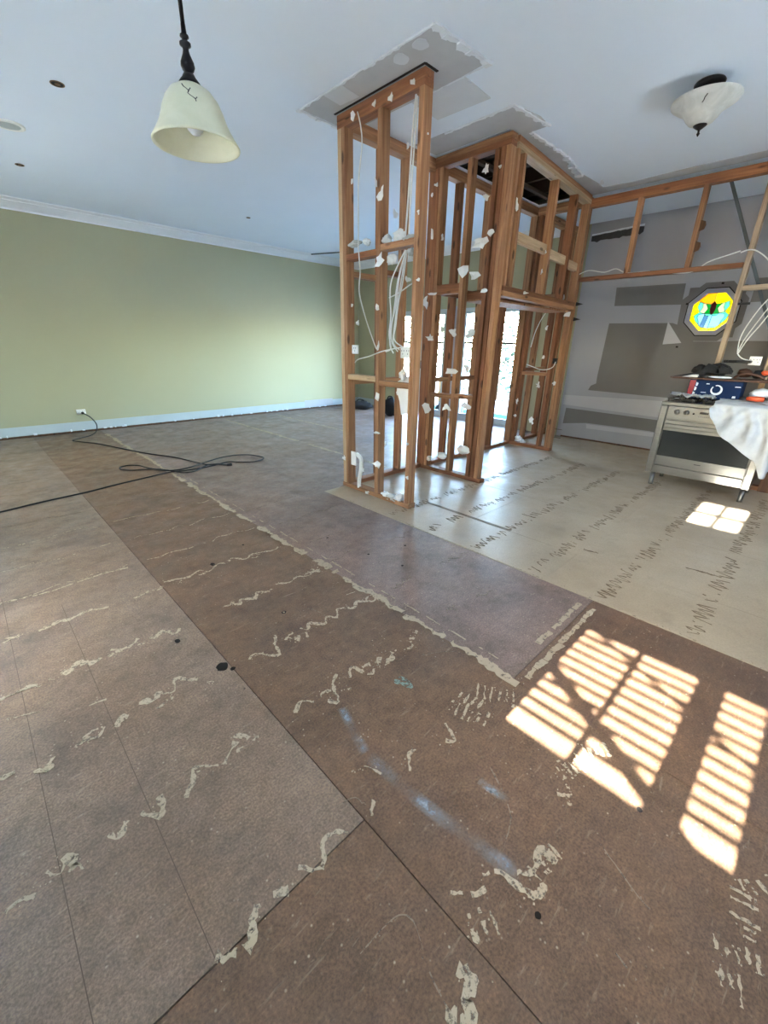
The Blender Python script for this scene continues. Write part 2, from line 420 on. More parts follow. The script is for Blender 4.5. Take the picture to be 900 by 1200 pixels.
for cx, cy, r in ((2.52, 2.48, .055), (2.50, 2.30, .05)):
    cpatch('filler_spot', 'patch_pale', blob(cx, cy, r, r), .008)
cpatch('ceiling_patch', 'patch_grey', [(3.50, 3.05), (3.50, 2.24), (3.80, 2.18), (3.98, 2.20), (3.98, 2.38), (4.6, 2.33), (5.2, 2.42), (5.6, 2.40), (5.93, 2.42), (5.93, 2.66), (3.92, 2.48), (3.80, 2.46), (3.80, 3.24), (3.50, 3.24)], .005)
cpatch('ceiling_patch', 'patch_grey', [(5.72, -.9), (5.72, .4), (5.76, .9), (5.74, 1.5), (5.78, 2.1), (5.74, 2.42), (5.93, 2.42), (5.93, -.9)], .004)
def torn_edge(p0, p1, w=.02, h=.014, n=None, name='torn_plaster_edge', mat='patch_white'):
    p0, p1 = Vector((*p0, 0)), Vector((*p1, 0)); L = (p1-p0).length; n = n or max(4, int(L/.035)); d = (p1-p0)/n; s = Vector((-d.y, d.x, 0)).normalized()
    m = MB(); top = []; bot = []
    for i in range(n+1):
        c = p0+d*i; a = w*RNG.uniform(.15, 1)
        top.append(c+s*a); bot.append(c-s*w*RNG.uniform(.1, .5))
    for i in range(n):
        q = [top[i], top[i+1], bot[i+1], bot[i]]; hh = h*RNG.uniform(.5, 1.3)
        m.prism([(v.x, v.y, ZC-.002) for v in q], (0, 0, -hh))
    return m.build(name, mat, ceiling)
torn_edge((2.42, 3.47), (2.42, 2.13), .016, .010)
torn_edge((2.42, 2.13), (2.95, 2.10), .045, .016)
torn_edge((2.41, 3.49), (2.93, 3.49), .03, .012)
torn_edge((2.95, 2.12), (2.95, 2.6), .012, .006)
torn_edge((3.50, 2.9), (3.50, 2.24), .016, .010)
torn_edge((3.50, 2.24), (3.98, 2.19), .035, .014)
torn_edge((3.98, 2.36), (4.62, 2.33), .03, .014)
torn_edge((4.62, 2.34), (5.22, 2.44), .055, .02)
torn_edge((5.72, .1), (5.74, .95), .03, .014)
torn_edge((5.5, 2.33), (5.6, 2.36), .03, .012)
# dark slot around the head of the first frame
for a in ((2.655, 2.78, 2.385, 2.405), (2.645, 2.662, 2.39, 3.34)):
    box('ceiling_slot', 'gap_dark', ceiling, *a, ZC-.009, ZC-.001)

# ---- cornice (left wall and the green end of the back wall)
prof = [(0, 0), (0, -.105), (.022, -.105), (.022, -.088), (.05, -.078), (.10, -.058), (.14, -.032), (.16, -.028), (.16, -.018), (.20, -.016), (.235, -.008), (.25, -.007), (.25, 0)]
trim_1 = MB().prism([(X0, Y1-a, ZC+b) for a, b in prof], (X1-X0, 0, 0)).build('trim_1', 'cornice_white', None, 'structure')
trim_2 = MB().prism([(X1-a, 3.42, ZC+b) for a, b in prof], (0, Y1-3.42, 0)).build('trim_2', 'cornice_white', None, 'structure')
# bare strip where the skirting was taken off, with a dark gap at the floor
box('bare_skirting_strip', 'bare_strip', wall_left, X0, X1, Y1-.003, Y1, .03, .165)
box('bare_skirting_strip', 'compound_light', wall_left, 5.55, 6.35, Y1-.005, Y1-.002, .04, .19)
box('bare_skirting_strip', 'bare_strip', wall_rear, X1-.003, X1, 7.2, Y1, .03, .165)
trim_3 = box('trim_3', 'dark_timber', None, X0, X1, Y1-.018, Y1-.0005, 0.0, .028, kind='structure')
trim_4 = box('trim_4', 'dark_timber', None, X1-.016, X1-.0005, Y0, 3.0, 0.0, .022, kind='structure')
m = MB()
for i in range(26):
    x = RNG.uniform(-.2, 6.5); w = RNG.uniform(.01, .05)
    m.box(x, x+w, Y1-.03, Y1-.004, .026, .03+RNG.uniform(.005, .03))
m.build('plaster_crumb', 'plaster_white', wall_left, kind='stuff')

# ---- joint compound and bare paper on the back wall (y, z)
def wpatch(mat, pts, th):
    MB().prism([(X1-.0003, y, z) for y, z in pts], (-th, 0, 0)).build('plaster_patch', mat, wall_back)
wpatch('paper_grey', [(2.564, 2.239), (1.702, 2.229), (1.692, 1.976), (2.544, 1.996)], .0015)
wpatch('paper_grey', [(2.568, 1.763), (1.744, 1.752), (1.60, 1.70), (1.45, 1.52), (1.2, 1.52), (.98, 1.53), (-.9, 1.53), (-.9, .72), (1.597, .774), (2.69, .79), (2.66, .86), (2.585, .90), (2.59, 1.0)], .0015)
wpatch('compound_light', [(3.05, .685), (1.629, .723), (-.9, .70), (-.9, .46), (1.62, .49), (3.05, .53)], .002)
wpatch('paper_grey', [(2.99, .48), (1.6, .45), (-.9, .44), (-.9, .10), (1.6, .27), (1.70, .28), (2.62, .275), (3.0, .22)], .0015)
wpatch('compound_light', [(2.615, .258), (1.735, .264), (.8, .26), (.8, .20), (1.721, .202), (2.602, .19)], .002)
def rag(p0, p1, w, n):
    p0, p1 = Vector(p0), Vector(p1); up = []; dn = []
    for i in range(n+1):
        c = p0.lerp(p1, i/n); up.append((c.x, c.y+w*RNG.uniform(.35, .6))); dn.append((c.x, c.y-w*RNG.uniform(.3, .75)))
    return up+dn[::-1]
wpatch('tear_dark', rag((3.05, 2.91), (2.36, 2.93), .085, 16), .004)
wpatch('patch_white', rag((3.05, 2.955), (2.36, 2.985), .02, 12), .006)
m = MB(); sur = [(1.335+.375*math.cos(math.pi*(1/8+.25*q_)), 1.872+.375*math.sin(math.pi*(1/8+.25*q_))) for q_ in range(8)]; sur[0] = (1.70, 2.03); sur[7] = (1.68, 1.70)
for i in range(8):
    oct8 = [(1.335+.30*math.cos(math.pi*(3/8-1/4+.25*((q+0))+.0)), 1.872+.30*math.sin(math.pi*(3/8-1/4+.25*q))) for q in range(8)]
    j = (i+1) % 8; m.prism([(X1-.0003, *sur[i]), (X1-.0003, *sur[j]), (X1-.0003, *oct8[j]), (X1-.0003, *oct8[i])], (-.003, 0, 0))
m.build('plaster_patch', 'paper_grey', wall_back)
wpatch('compound_light', [(1.80, 1.77), (1.58, 1.50), (1.80, 1.48)], .004)
wpatch('paper_grey', [(.97, 2.23), (-.9, 2.23), (-.9, 1.97), (.97, 1.97)], .0015)
for (y, z) in ((1.62, 1.45), (1.63, 1.98), (1.30, 2.20)):
    MB().prism([(X1-.003, y+a*.014, z+b*.012) for a, b in ((-1, -1), (1, -.8), (.8, 1), (-1, .8))], (-.004, 0, 0)).build('nail_hole', 'gap_dark', wall_back)

# ---- octagonal leaded window
OC, OR = (1.335, 1.872), .262
def octa(r, rot=math.pi/8): return [(OC[0]+r*math.cos(rot+i*math.pi/4), OC[1]+r*math.sin(rot+i*math.pi/4)) for i in range(8)]
window_5 = MB()
def ring(mb, outer, inner, x0, x1):
    n = len(outer)
    for i in range(n):
        j = (i+1) % n
        mb.prism([(x0, *outer[i]), (x0, *outer[j]), (x0, *inner[j]), (x0, *inner[i])], (x1-x0, 0, 0))
ring(window_5, octa(OR+.034), octa(OR), X1-.012, X1+.07)
window_5 = window_5.build('window_5', 'wall_plaster', None, 'structure')
m = MB(); ring(m, octa(OR+.046), octa(OR+.034), X1-.010, X1+.0); m.build('gasket', 'gap_dark', window_5)
m = MB(); ring(m, octa(OR+.002), octa(OR-.02), X1-.006, X1+.05); m.build('inner_bead', 'wall_plaster', window_5)
# filling between the octagon and the square opening
m = MB(); h_, q_ = .30, .30*math.tan(math.pi/8)
sq = [(OC[0]+a*1.0, OC[1]+b) for a, b in ((h_, q_), (q_, h_), (-q_, h_), (-h_, q_), (-h_, -q_), (-q_, -h_), (q_, -h_), (h_, -q_))]
ring(m, sq, octa(OR+.02), X1+.001, X1+T-.001); m.build('octagon_infill', 'paper_grey', window_5)
for sa in (-1, 1):
    for sb in (-1, 1):
        MB().prism([(X1+.001, OC[0]+sa*h_, OC[1]+sb*q_), (X1+.001, OC[0]+sa*q_, OC[1]+sb*h_), (X1+.001, OC[0]+sa*(h_+.008), OC[1]+sb*(h_+.008))], (T-.002, 0, 0)).build('corner_infill', 'paper_grey', window_5)
# panes: (u to the viewer's right = -y, v up) in units of the apothem
AP = (OR-.02)*math.cos(math.pi/8)
def pane(mat, pts):
    MB().prism([(X1+.018, OC[0]-u*AP, OC[1]+v*AP) for u, v in pts], (.004, 0, 0)).build('pane', mat, window_5)
q = .414
PANES = [
 ('stained_amber', [(-.62, .79), (-q, 1), (0, 1), (0, .58), (-.12, .42), (-.38, .46), (-.70, .56), (-.78, .62)]),
 ('stained_yellow', [(0, 1), (q, 1), (.78, .62), (.70, .56), (.38, .46), (.12, .42), (0, .58)]),
 ('stained_yellow', [(-.78, .62), (-.70, .56), (-.76, .30), (-.60, .02), (-.84, -.16), (-1, -.12), (-1, q)]),
 ('stained_yellow', [(.78, .62), (.70, .56), (.76, .30), (.60, .02), (.84, -.16), (1, -.12), (1, q)]),
 ('stained_yellow', [(-1, -.12), (-.84, -.16), (-.74, -.42), (-.50, -.66), (-.46, -.954), (-1, -q)]),
 ('stained_yellow', [(1, -.12), (.84, -.16), (.74, -.42), (.50, -.66), (.46, -.954), (1, -q)]),
 ('stained_yellow', [(-.46, -.954), (-.50, -.66), (-.36, -.80), (0, -.84), (0, -1), (-q, -1)]),
 ('stained_yellow', [(.46, -.954), (.50, -.66), (.36, -.80), (0, -.84), (0, -1), (q, -1)]),
 ('stained_mint', [(-.70, .56), (-.54, .515), (-.50, .28), (-.60, .02), (-.76, .30)]),
 ('stained_mint', [(.70, .56), (.54, .515), (.50, .28), (.60, .02), (.76, .30)]),
 ('stained_cream', [(-.54, .515), (-.38, .46), (-.22, .20), (-.36, -.06), (-.60, .02), (-.50, .28)]),
 ('stained_cream', [(.54, .515), (.38, .46), (.22, .20), (.36, -.06), (.60, .02), (.50, .28)]),
 ('stained_green', [(-.38, .46), (-.12, .42), (-.13, .18), (-.07, -.08), (-.36, -.06), (-.22, .20)]),
 ('stained_green', [(.38, .46), (.12, .42), (.13, .18), (.07, -.08), (.36, -.06), (.22, .20)]),
 ('stained_red', [(0, .58), (.12, .42), (.13, .18), (.07, -.08), (0, -.12), (-.07, -.08), (-.13, .18), (-.12, .42)]),
 ('stained_mint', [(-.60, .02), (-.36, -.06), (-.62, -.10), (-.66, -.26), (-.56, -.44), (-.50, -.66), (-.74, -.42), (-.84, -.16)]),
 ('stained_mint', [(.60, .02), (.36, -.06), (.62, -.10), (.66, -.26), (.56, -.44), (.50, -.66), (.74, -.42), (.84, -.16)]),
 ('stained_mint', [(-.36, -.06), (-.07, -.08), (0, -.12), (-.10, -.18), (-.26, -.18)]),
 ('stained_mint', [(.36, -.06), (.07, -.08), (0, -.12), (.10, -.18), (.26, -.18)]),
 ('stained_ice', [(-.62, -.10), (-.36, -.06), (-.32, -.12), (-.42, -.745), (-.50, -.66), (-.56, -.44), (-.66, -.26)]),
 ('stained_blue', [(-.32, -.12), (-.26, -.18), (-.12, -.18), (-.22, -.816), (-.36, -.80), (-.42, -.745)]),
 ('stained_ice', [(-.12, -.18), (-.10, -.18), (0, -.12), (.04, -.145), (.0, -.84), (-.22, -.816)]),
 ('stained_ice', [(.04, -.145), (.10, -.18), (.26, -.18), (.36, -.06), (.62, -.10), (.66, -.26), (.56, -.44), (.50, -.66), (.36, -.80), (0, -.84)])]
for mt, pts in PANES: pane(mt, pts)
cames = MB()
for mt, pts in PANES:
    for i in range(len(pts)):
        a, b = pts[i], pts[(i+1) % len(pts)]
        P = lambda c: (X1+.020, OC[0]-c[0]*AP, OC[1]+c[1]*AP)
        if (Vector(a)-Vector(b)).length > .03: cames.tube([P(a), P(b)], .0034, 5)
cames.build('lead_came', 'dark_metal', window_5)

# ---- glazed doors in the back wall
def door(idx, y0, y1, z1, hinge):
    o = MB(); f = .055
    o.box(X1+.03, X1+.07, y0, y0+f, .03, z1); o.box(X1+.03, X1+.07, y1-f, y1, .03, z1)
    o.box(X1+.03, X1+.07, y0+f, y1-f, z1-f, z1); o.box(X1+.03, X1+.07, y0+f, y1-f, .03, .13)
    d = o.build('door_%d' % idx, 'aluminium', None, 'structure')
    box('glazing_pane', 'clear_glass', d, X1+.047, X1+.053, y0+f, y1-f, .13, z1-f)
    box('mid_rail', 'rubber_black', d, X1+.025, X1+.075, y0+f, y1-f, 1.455, 1.49)
    box('door_handle', 'dark_metal', d, X1+.0, X1+.03, hinge-.015, hinge+.015, .95, 1.11)
    return d
n = 0
for (a, b, _, z1) in (D1, D2):
    mid = (a+b)/2; n += 1
    door(2*n-1, a+.04, mid-.003, z1-.04, mid-.03); door(2*n, mid+.003, b-.04, z1-.04, mid+.03)
    m = MB(); m.box(X1-.01, X1+T+.01, a, a+.038, 0, z1); m.box(X1-.01, X1+T+.01, b-.038, b, 0, z1); m.box(X1-.01, X1+T+.01, a+.038, b-.038, z1-.038, z1); m.box(X1, X1+T+.01, a+.038, b-.038, .0, .028)
    m.build('trim_%d' % (4+n), 'aluminium', None, 'structure')
box('plaster_patch', 'wall_plaster', wall_rear, X1-.002, X1, D1[1]+.02, D2[0]-.02, 0.03, 2.12)

# ---- windows behind and beside the camera; blinded and kitchen ones added for light
def sash(idx, y0, y1, z0, z1, bars_y=(), bars_z=(), mull=(), glassmat='clear_glass'):
    o = MB(); x0, x1 = X0-.075, X0-.035; f = .012
    o.box(x0, x1, y0, y0+f, z0, z1); o.box(x0, x1, y1-f, y1, z0, z1); o.box(x0, x1, y0+f, y1-f, z0, z0+f); o.box(x0, x1, y0+f, y1-f, z1-f, z1)
    w = o.build('window_%d' % idx, 'cornice_white', None, 'structure')
    box('glazing_pane', glassmat, w, X0-.058, X0-.054, y0+f, y1-f, z0+f, z1-f)
    for a, b in mull: box('mullion', 'cornice_white', w, x0-.01, x1+.01, a, b, z0+f, z1-f)
    for a, b in bars_y: box('glazing_bar', 'cornice_white', w, x0+.01, x1-.01, a, b, z0+f, z1-f)
    for a, b in bars_z: box('glazing_bar', 'cornice_white', w, x0+.012, x1-.012, y0+f, y1-f, a, b)
    return w
sash(1, *W1, bars_y=[(.27, .298)], mull=[(-.058, .05)])
sash(2, *W2, bars_y=[(.355, .398)], bars_z=[(2.575, 2.612)])
sash(6, *W6, mull=[(5.67, 5.73)])  # added out of view to brighten the green wall
sash(3, *W3, mull=[(2.52, 2.58)])  # added out of view for soft light from behind
o = MB(); o.box(W4[0], W4[1], Y0-.07, Y0-.03, W4[2], W4[2]+.04); o.box(W4[0], W4[1], Y0-.07, Y0-.03, W4[3]-.04, W4[3])
for x in (W4[0], W4[1]-.04): o.box(x, x+.04, Y0-.07, Y0-.03, W4[2]+.04, W4[3]-.04)
w4 = o.build('window_4', 'cornice_white', None, 'structure')  # added out of view for light over the kitchen
box('glazing_pane', 'clear_glass', w4, W4[0]+.04, W4[1]-.04, Y0-.052, Y0-.048, W4[2]+.04, W4[3]-.04)  # pane of the added window

# venetian blind in the sash window: the stripes in the patch of sun on the floor
blind = thing('venetian_blind', (X0+.03, .175, W1[2]), 'white slatted blind hanging in the sash window behind the viewer', 'blind')
z = .945
while z < W1[3]-.01:
    MB().prism([(X0+.004, -.215, z-.002), (X0+.028, -.215, z+.002), (X0+.028, -.215, z+.004), (X0+.004, -.215, z)], (0, .78, 0)).build('slat', 'plate_white', blind); z += .0366
box('bottom_rail', 'plate_white', blind, X0+.006, X0+.026, -.215, .565, .872, .884)
box('head_rail', 'plate_white', blind, X0+.002, X0+.04, -.215, .565, W1[3]-.005, W1[3]+.03)
for W_, lab in ((W3, 'added sheer white roller blind spreading soft light from the added tall window behind the viewer'), (W6, 'added sheer white roller blind spreading soft light from the added wide window near the green wall')):
    rb = thing('added_roller_blind', (X0+.03, (W_[0]+W_[1])/2, W_[2]), lab, 'blind')  # added out of view: turns direct sun into soft fill
    box('added_blind_sheet', 'sheer_blind', rb, X0+.028, X0+.030, W_[0]-.04, W_[1]+.04, W_[2]-.04, W_[3]+.04)
    MB().tube([(X0+.03, W_[0]-.05, W_[3]+.06), (X0+.03, W_[1]+.05, W_[3]+.06)], .022, 12).build('added_roller', 'plate_white', rb, smooth=True)
# leaning outside the sash window: a timber and a tight cord, both thrown as shadows on the floor
def outside(y, xf, dx): return (X0-dx, y, (xf+.6)*TAN + dx*TAN)
a, b = Vector(outside(.56, 1.687, .16)), Vector(outside(-.02, 1.272, .16))
prop = thing('timber_prop', (b.x, b.y, -.2), 'grey timber prop leaning outside the sash window behind the viewer', 'timber')
d = (b-a).normalized(); beam('prop_length', prop, a-d*.5, b+d*((b.z+.19)/-d.z), .03, .03, 'pine_grey')
a, b = Vector(outside(.56, 2.14, .14)), Vector(outside(-.23, 1.68, .14)); d = (b-a)
tag(MB().tube([a-d*1.2, b+d*1.6], .007, 6).build('guy_cord', 'rubber_black', None), 'thin dark cord stretched across outside the sash window behind the viewer', 'cord')

portal('portal_doors_right', (X1+.12, (D1[0]+D1[1])/2, 1.05), (-1, 0, 0), D1[1]-D1[0], 2.1)
portal('portal_doors_left', (X1+.12, (D2[0]+D2[1])/2, 1.05), (-1, 0, 0), D2[1]-D2[0], 2.1)
portal('portal_sash', (X0-.12, (W1[0]+W1[1])/2, (W1[2]+W1[3])/2), (1, 0, 0), W1[1]-W1[0], W1[3]-W1[2])
portal('portal_high', (X0-.12, (W2[0]+W2[1])/2, (W2[2]+W2[3])/2), (1, 0, 0), W2[1]-W2[0], W2[3]-W2[2])
portal('portal_kitchen', ((W4[0]+W4[1])/2, Y0-.12, (W4[2]+W4[3])/2), (0, 1, 0), W4[1]-W4[0], W4[3]-W4[2])

# ------------------------------------------------------------------ floor: particleboard sheets on a base
floor = box('floor', 'gap_dark', None, X0, X1, Y0, Y1, -.2, -.02, kind='structure')
def sheet(mat, x0, x1, y0, y1, dz=0.0, gap=.002):
    return box('floor_sheet', mat, floor, x0+gap, x1-gap, y0+gap, y1-gap, -.02, dz)
R1, R2, R3 = .577, 1.465, 2.40
sheet('sheet_brown', X0, R1, Y0, .648); sheet('sheet_greybrown', X0, R1, .648, 4.25); sheet('sheet_greybrown', X0, R1, 4.25, 7.85, gap=.0008); sheet('sheet_greybrown', X0, R1, 7.85, Y1, gap=.0008)
sheet('sheet_brown', R1, R2, Y0, 5.1, gap=.0015); sheet('sheet_brown', R1, R2, 5.1, Y1, gap=.0008)
sheet('sheet_rust', R2, R3, Y0, .635); sheet('sheet_mauve', R2, R3, .635, 4.24, gap=.001); sheet('sheet_mauve', R2, R3, 4.24, 7.84, gap=.0008); sheet('sheet_mauve', R2, R3, 7.84, Y1, gap=.0008)
xs = [R3, 3.30, 4.20, 5.10, 6.00, 6.90, X1]
for i in range(6):
    off = 1.8*(i % 2)
    for a, b in ((3.315, 5.0+off*.5), (5.0+off*.5, Y1)): sheet('sheet_mauve', xs[i], xs[i+1], a, b, gap=.001)
xs = [R3, 2.93, 3.83, 4.73, 5.63, 6.53, X1]
for i in range(6):
    cut = .95+.9*(i % 2)
    for a, b in ((Y0, cut), (cut, 3.315)): sheet('sheet_cream', xs[i], xs[i+1], a, b, .001, gap=.0007)

def ribbon(name, mat, pts, w, z=.0012, th=.0014, jit=.4, drop=0.0, n=4, step=.007, crumbs=.22):
    "crumbly broken bead of old glue lying on the floor"
    P = catmull([Vector((p[0], p[1], 0)) for p in pts], max(n, 4)); Q = [P[0]]; acc = 0
    for i in range(1, len(P)):
        seg = (P[i]-P[i-1]).length; k = max(1, int(seg/step))
        Q += [P[i-1].lerp(P[i], (q+1)/k) for q in range(k)]
    m = MB(); L = []; R = []; a = b = .5
    for i, p in enumerate(Q):
        t = (Q[min(i+1, len(Q)-1)]-Q[max(i-1, 0)]).normalized(); nrm = Vector((-t.y, t.x, 0))
        a = min(1.1, max(.1, a+RNG.uniform(-jit, jit)*.9+(.5-a)*.15)); b = min(1.1, max(.1, b+RNG.uniform(-jit, jit)*.9+(.5-b)*.15))
        L.append(p+nrm*(w*.6*a)); R.append(p-nrm*(w*.6*b))
        if RNG.random() < crumbs:
            c = p+nrm*w*RNG.uniform(-1.6, 1.6); s = RNG.uniform(.0012, .0035); an = RNG.uniform(0, 6)
            m.prism([(c.x+s*math.cos(an+q*1.7)*RNG.uniform(.6, 1.4), c.y+s*math.sin(an+q*1.7)*RNG.uniform(.6, 1.4), z) for q in range(4)], (0, 0, th))
    on = True
    for i in range(len(Q)-1):
        if on: on = RNG.random() > drop*.35+.03
        else: on = RNG.random() < .30
        if on: m.prism([(q.x, q.y, z) for q in (L[i], L[i+1], R[i+1], R[i])], (0, 0, th))
    if not m.v: return None
    return m.build(name, mat, floor)
yx = lambda pts: [(x, y) for y, x in pts]
# row one and two: measured beads (y, x)
GL = [
 ([(2.934,-.114),(2.91,0.0),(2.902,.12),(2.93,.3),(2.914,.493)], .014, .2),
 ([(2.536,-.3),(2.53,-.22),(2.536,-.178),(2.515,-.113)], .022, .2),
 ([(2.493,-.03),(2.516,.07),(2.50,.101),(2.52,.2),(2.486,.3),(2.50,.359),(2.49,.43),(2.512,.503)], .020, .06),
 ([(2.048,-.25),(2.046,-.127),(2.06,-.1)], .028, .05),
 ([(2.06,.0),(2.035,.03),(2.07,.07),(2.03,.124),(2.07,.18)], .036, .08), ([(2.08,.2),(2.04,.27),(2.09,.33),(2.03,.38),(2.06,.43),(2.0,.47),(2.03,.5)], .018, .05),
 ([(1.60,-.26),(1.596,-.2)], .02, .1), ([(1.56,-.15),(1.53,-.12),(1.58,-.10)], .024, .0), ([(1.59,0.0),(1.572,.04),(1.60,.07)], .026, .1), ([(1.57,.10),(1.60,.13),(1.59,.15)], .024, .0),
 ([(1.63,.20),(1.61,.26),(1.64,.29)], .030, .0), ([(1.63,.29),(1.60,.33),(1.67,.36),(1.62,.40),(1.60,.43)], .018, .05),
 ([(1.16,-.17),(1.13,-.14),(1.17,-.12),(1.12,-.10)], .020, .0), ([(1.15,-.02),(1.12,0.0),(1.16,.03)], .022, .15), ([(1.15,.07),(1.10,.11),(1.13,.13),(1.17,.13)], .018, .0),
 ([(1.10,.20),(1.15,.231),(1.19,.25),(1.17,.29),(1.14,.32)], .018, .0), ([(1.13,.34),(1.16,.37),(1.20,.42),(1.21,.44),(1.17,.455)], .022, .0),
 ([(2.558,.60),(2.54,.68),(2.52,.75),(2.56,.82),(2.501,.862),(2.56,.95),(2.53,1.0),(2.58,1.05),(2.50,1.12),(2.54,1.2),(2.492,1.33),(2.52,1.38)], .014, .06),
 ([(2.06,.80),(2.02,.84),(2.06,.87),(2.01,.93),(2.07,.97),(2.03,1.03),(2.07,1.1),(2.03,1.17),(2.06,1.25),(2.02,1.31),(2.05,1.37),(2.0,1.40)], .015, .03),
 ([(1.56,.66),(1.58,.70),(1.53,.74),(1.50,.78),(1.57,.80),(1.64,.84)], .015, .0), ([(1.53,.90),(1.51,.95),(1.55,.97)], .014, .0), ([(1.60,.97),(1.56,.99),(1.60,1.03),(1.54,1.08),(1.58,1.13),(1.54,1.17),(1.60,1.22),(1.55,1.30),(1.58,1.35),(1.52,1.42),(1.55,1.46)], .016, .02),
 ([(1.10,.62),(1.16,.66),(1.18,.70),(1.14,.74),(1.11,.78),(1.08,.81),(1.14,.84),(1.19,.87),(1.21,.90)], .018, .0), ([(1.15,.93),(1.19,.98),(1.13,1.0)], .014, .1), ([(1.16,.99),(1.15,1.05),(1.12,1.1)], .018, .15), ([(1.15,1.10),(1.10,1.15),(1.14,1.20),(1.09,1.28),(1.13,1.32)], .024, .08),
 ([(.66,.80),(.70,.84),(.70,.88)], .016, .0), ([(.80,.65),(.78,.70),(.72,.72)], .008, .3), ([(.67,.98),(.62,1.02),(.70,1.05)], .014, .0),
 ([(.24,.80),(.21,.83),(.22,.90),(.17,.91)], .020, .0), ([(.30,.72),(.27,.76),(.18,.78),(.17,.83)], .014, .15), ([(.34,.62),(.30,.66),(.28,.70)], .012, .2), ([(.24,.52),(.19,.53),(.20,.48),(.17,.46),(.21,.43)], .030, .0),
 ([(.245,.585),(.235,.60)], .02, .0),
 ([(.64,.60),(.66,.62),(.67,.64)], .012, .2), ([(.68,.35),(.64,.40),(.69,.46),(.65,.52)], .014, .15), ([(.66,.10),(.62,.16),(.68,.22),(.65,.30)], .022, .12),
 ([(1.9,-.2),(1.86,-.1)], .01, .3)]
for pts, w, dr in GL: ribbon('glue_bead', 'glue', yx(pts), w*1.25, drop=dr, jit=.55)
for y in (1.13, 1.57, 2.05, 2.51):
    for (a, b) in ((-.5, .55), (.62, 1.42)):
        for i in range(7):
            x = RNG.uniform(a, b); l = RNG.uniform(.02, .07); yy = y+RNG.uniform(-.025, .025)
            ribbon('glue_bead', 'glue', [(x, yy), (x+l*.5, yy+RNG.uniform(-.02, .02)), (x+l, yy+RNG.uniform(-.02, .02))], RNG.uniform(.008, .02), drop=.2, jit=.6, crumbs=.5)
# thinner far beads of the same rows, one at every joist
for j, y in enumerate((2.95, 3.37, 3.82, 4.27, 4.72, 5.17, 5.62, 6.07)):
    for (a, b) in ((-.5, .5), (.62, 1.42)):
        n = 11; ribbon('glue_bead', 'glue' if j < 3 else 'glue_faint', [(a+(b-a)*i/n, y+RNG.uniform(-.03, .03)) for i in range(n+1)], .008, drop=.35, n=3)
for y, x0, x1 in ((2.08, 1.55, 1.85), (2.03, 1.95, 2.3), (1.55, 1.6, 1.8), (1.53, 2.05, 2.35), (1.15, 1.6, 1.75), (1.12, 1.9, 2.1), (2.4, 1.6, 2.3), (2.9, 1.6, 2.3), (3.35, 1.55, 2.3)):
    n = 7; ribbon('glue_bead', 'glue_faint', [(x0+(x1-x0)*i/n, y+RNG.uniform(-.03, .03)) for i in range(n+1)], .010, drop=.4, n=3)
def comb(cx, cy, n, pitch, ln, ang, w=.013, bend=0):
    "smear left by a notched trowel: short parallel dashes"
    for i in range(n):
        t = (i-(n-1)/2)*pitch; dx, dy = math.cos(ang), math.sin(ang); l = ln*RNG.uniform(.55, 1.1); cxx = cx-dy*t+RNG.uniform(-.01, .01); cyy = cy+dx*t
        ribbon('glue_smear', 'glue', [(cxx-dx*l/2, cyy-dy*l/2), (cxx+bend*t, cyy), (cxx+dx*l/2, cyy+dy*l/2)], w*.9, n=3, jit=.7, drop=.25)
comb(1.16, .665, 6, .03, .09, .3); comb(1.33, .64, 6, .03, .12, .5); comb(1.22, .70, 4, .03, .07, .2)
comb(1.24, .265, 8, .016, .07, 1.2, .012); comb(1.13, .25, 4, .03, .05, 2.2); comb(1.38, .24, 5, .022, .07, .7)
comb(.885, .195, 6, .018, .05, 1.4, .012); comb(.63, .245, 3, .03, .06, 1.0, .012)
comb(1.05, -.23, 5, .022, .05, .3); comb(1.15, -.235, 5, .025, .06, 1.8); comb(1.27, -.26, 5, .03, .05, .9); comb(.97, -.23, 3, .02, .06, .2)
# filled joints
ribbon('joint_filler', 'filler_worn', [(1.468+RNG.uniform(-.004, .004), .55+i*.12) for i in range(62)], .055, n=2, jit=.5, step=.012)
for i in range(26):
    y = .75+i*.17+RNG.uniform(0, .06); ribbon('joint_filler', 'filler_worn', [(1.535, y), (1.538, y+RNG.uniform(.05, .13))], .009, n=2)
for s in (-1, 1):
    y = .635+s*.04
    for i in range(9):
        a = 1.52+i*.088
        if s > 0 and i < 3 and RNG.random() < .8: continue
        ribbon('tape_strip', 'filler_worn', [(a, y+RNG.uniform(-.003, .003)), (a+.083, y+RNG.uniform(-.003, .003))], .042, n=2, jit=.15)
ribbon('joint_filler', 'filler_worn', [(R3+.012, -.6+i*.2) for i in range(20)], .016, n=2, jit=.5, drop=.04)
for y0, y1, x in ((3.5, 8.0, 3.52), (5.6, 8.0, 4.6)): ribbon('joint_filler', 'filler_worn', [(x, y0+(y1-y0)*i/20) for i in range(21)], .05, n=2, jit=.5, drop=.08)
# scribed nailing lines and slots
for x, y0, y1 in ((-.14, .66, 3.0), (.098, .66, 2.7)): box('scribe_line', 'scribe_line', floor, x-.0011, x+.0011, y0, y1, .0002, .0008)
box('batten_slot', 'slot_shade', floor, 2.925, 2.962, 1.50, 2.40, .0012, .0018)
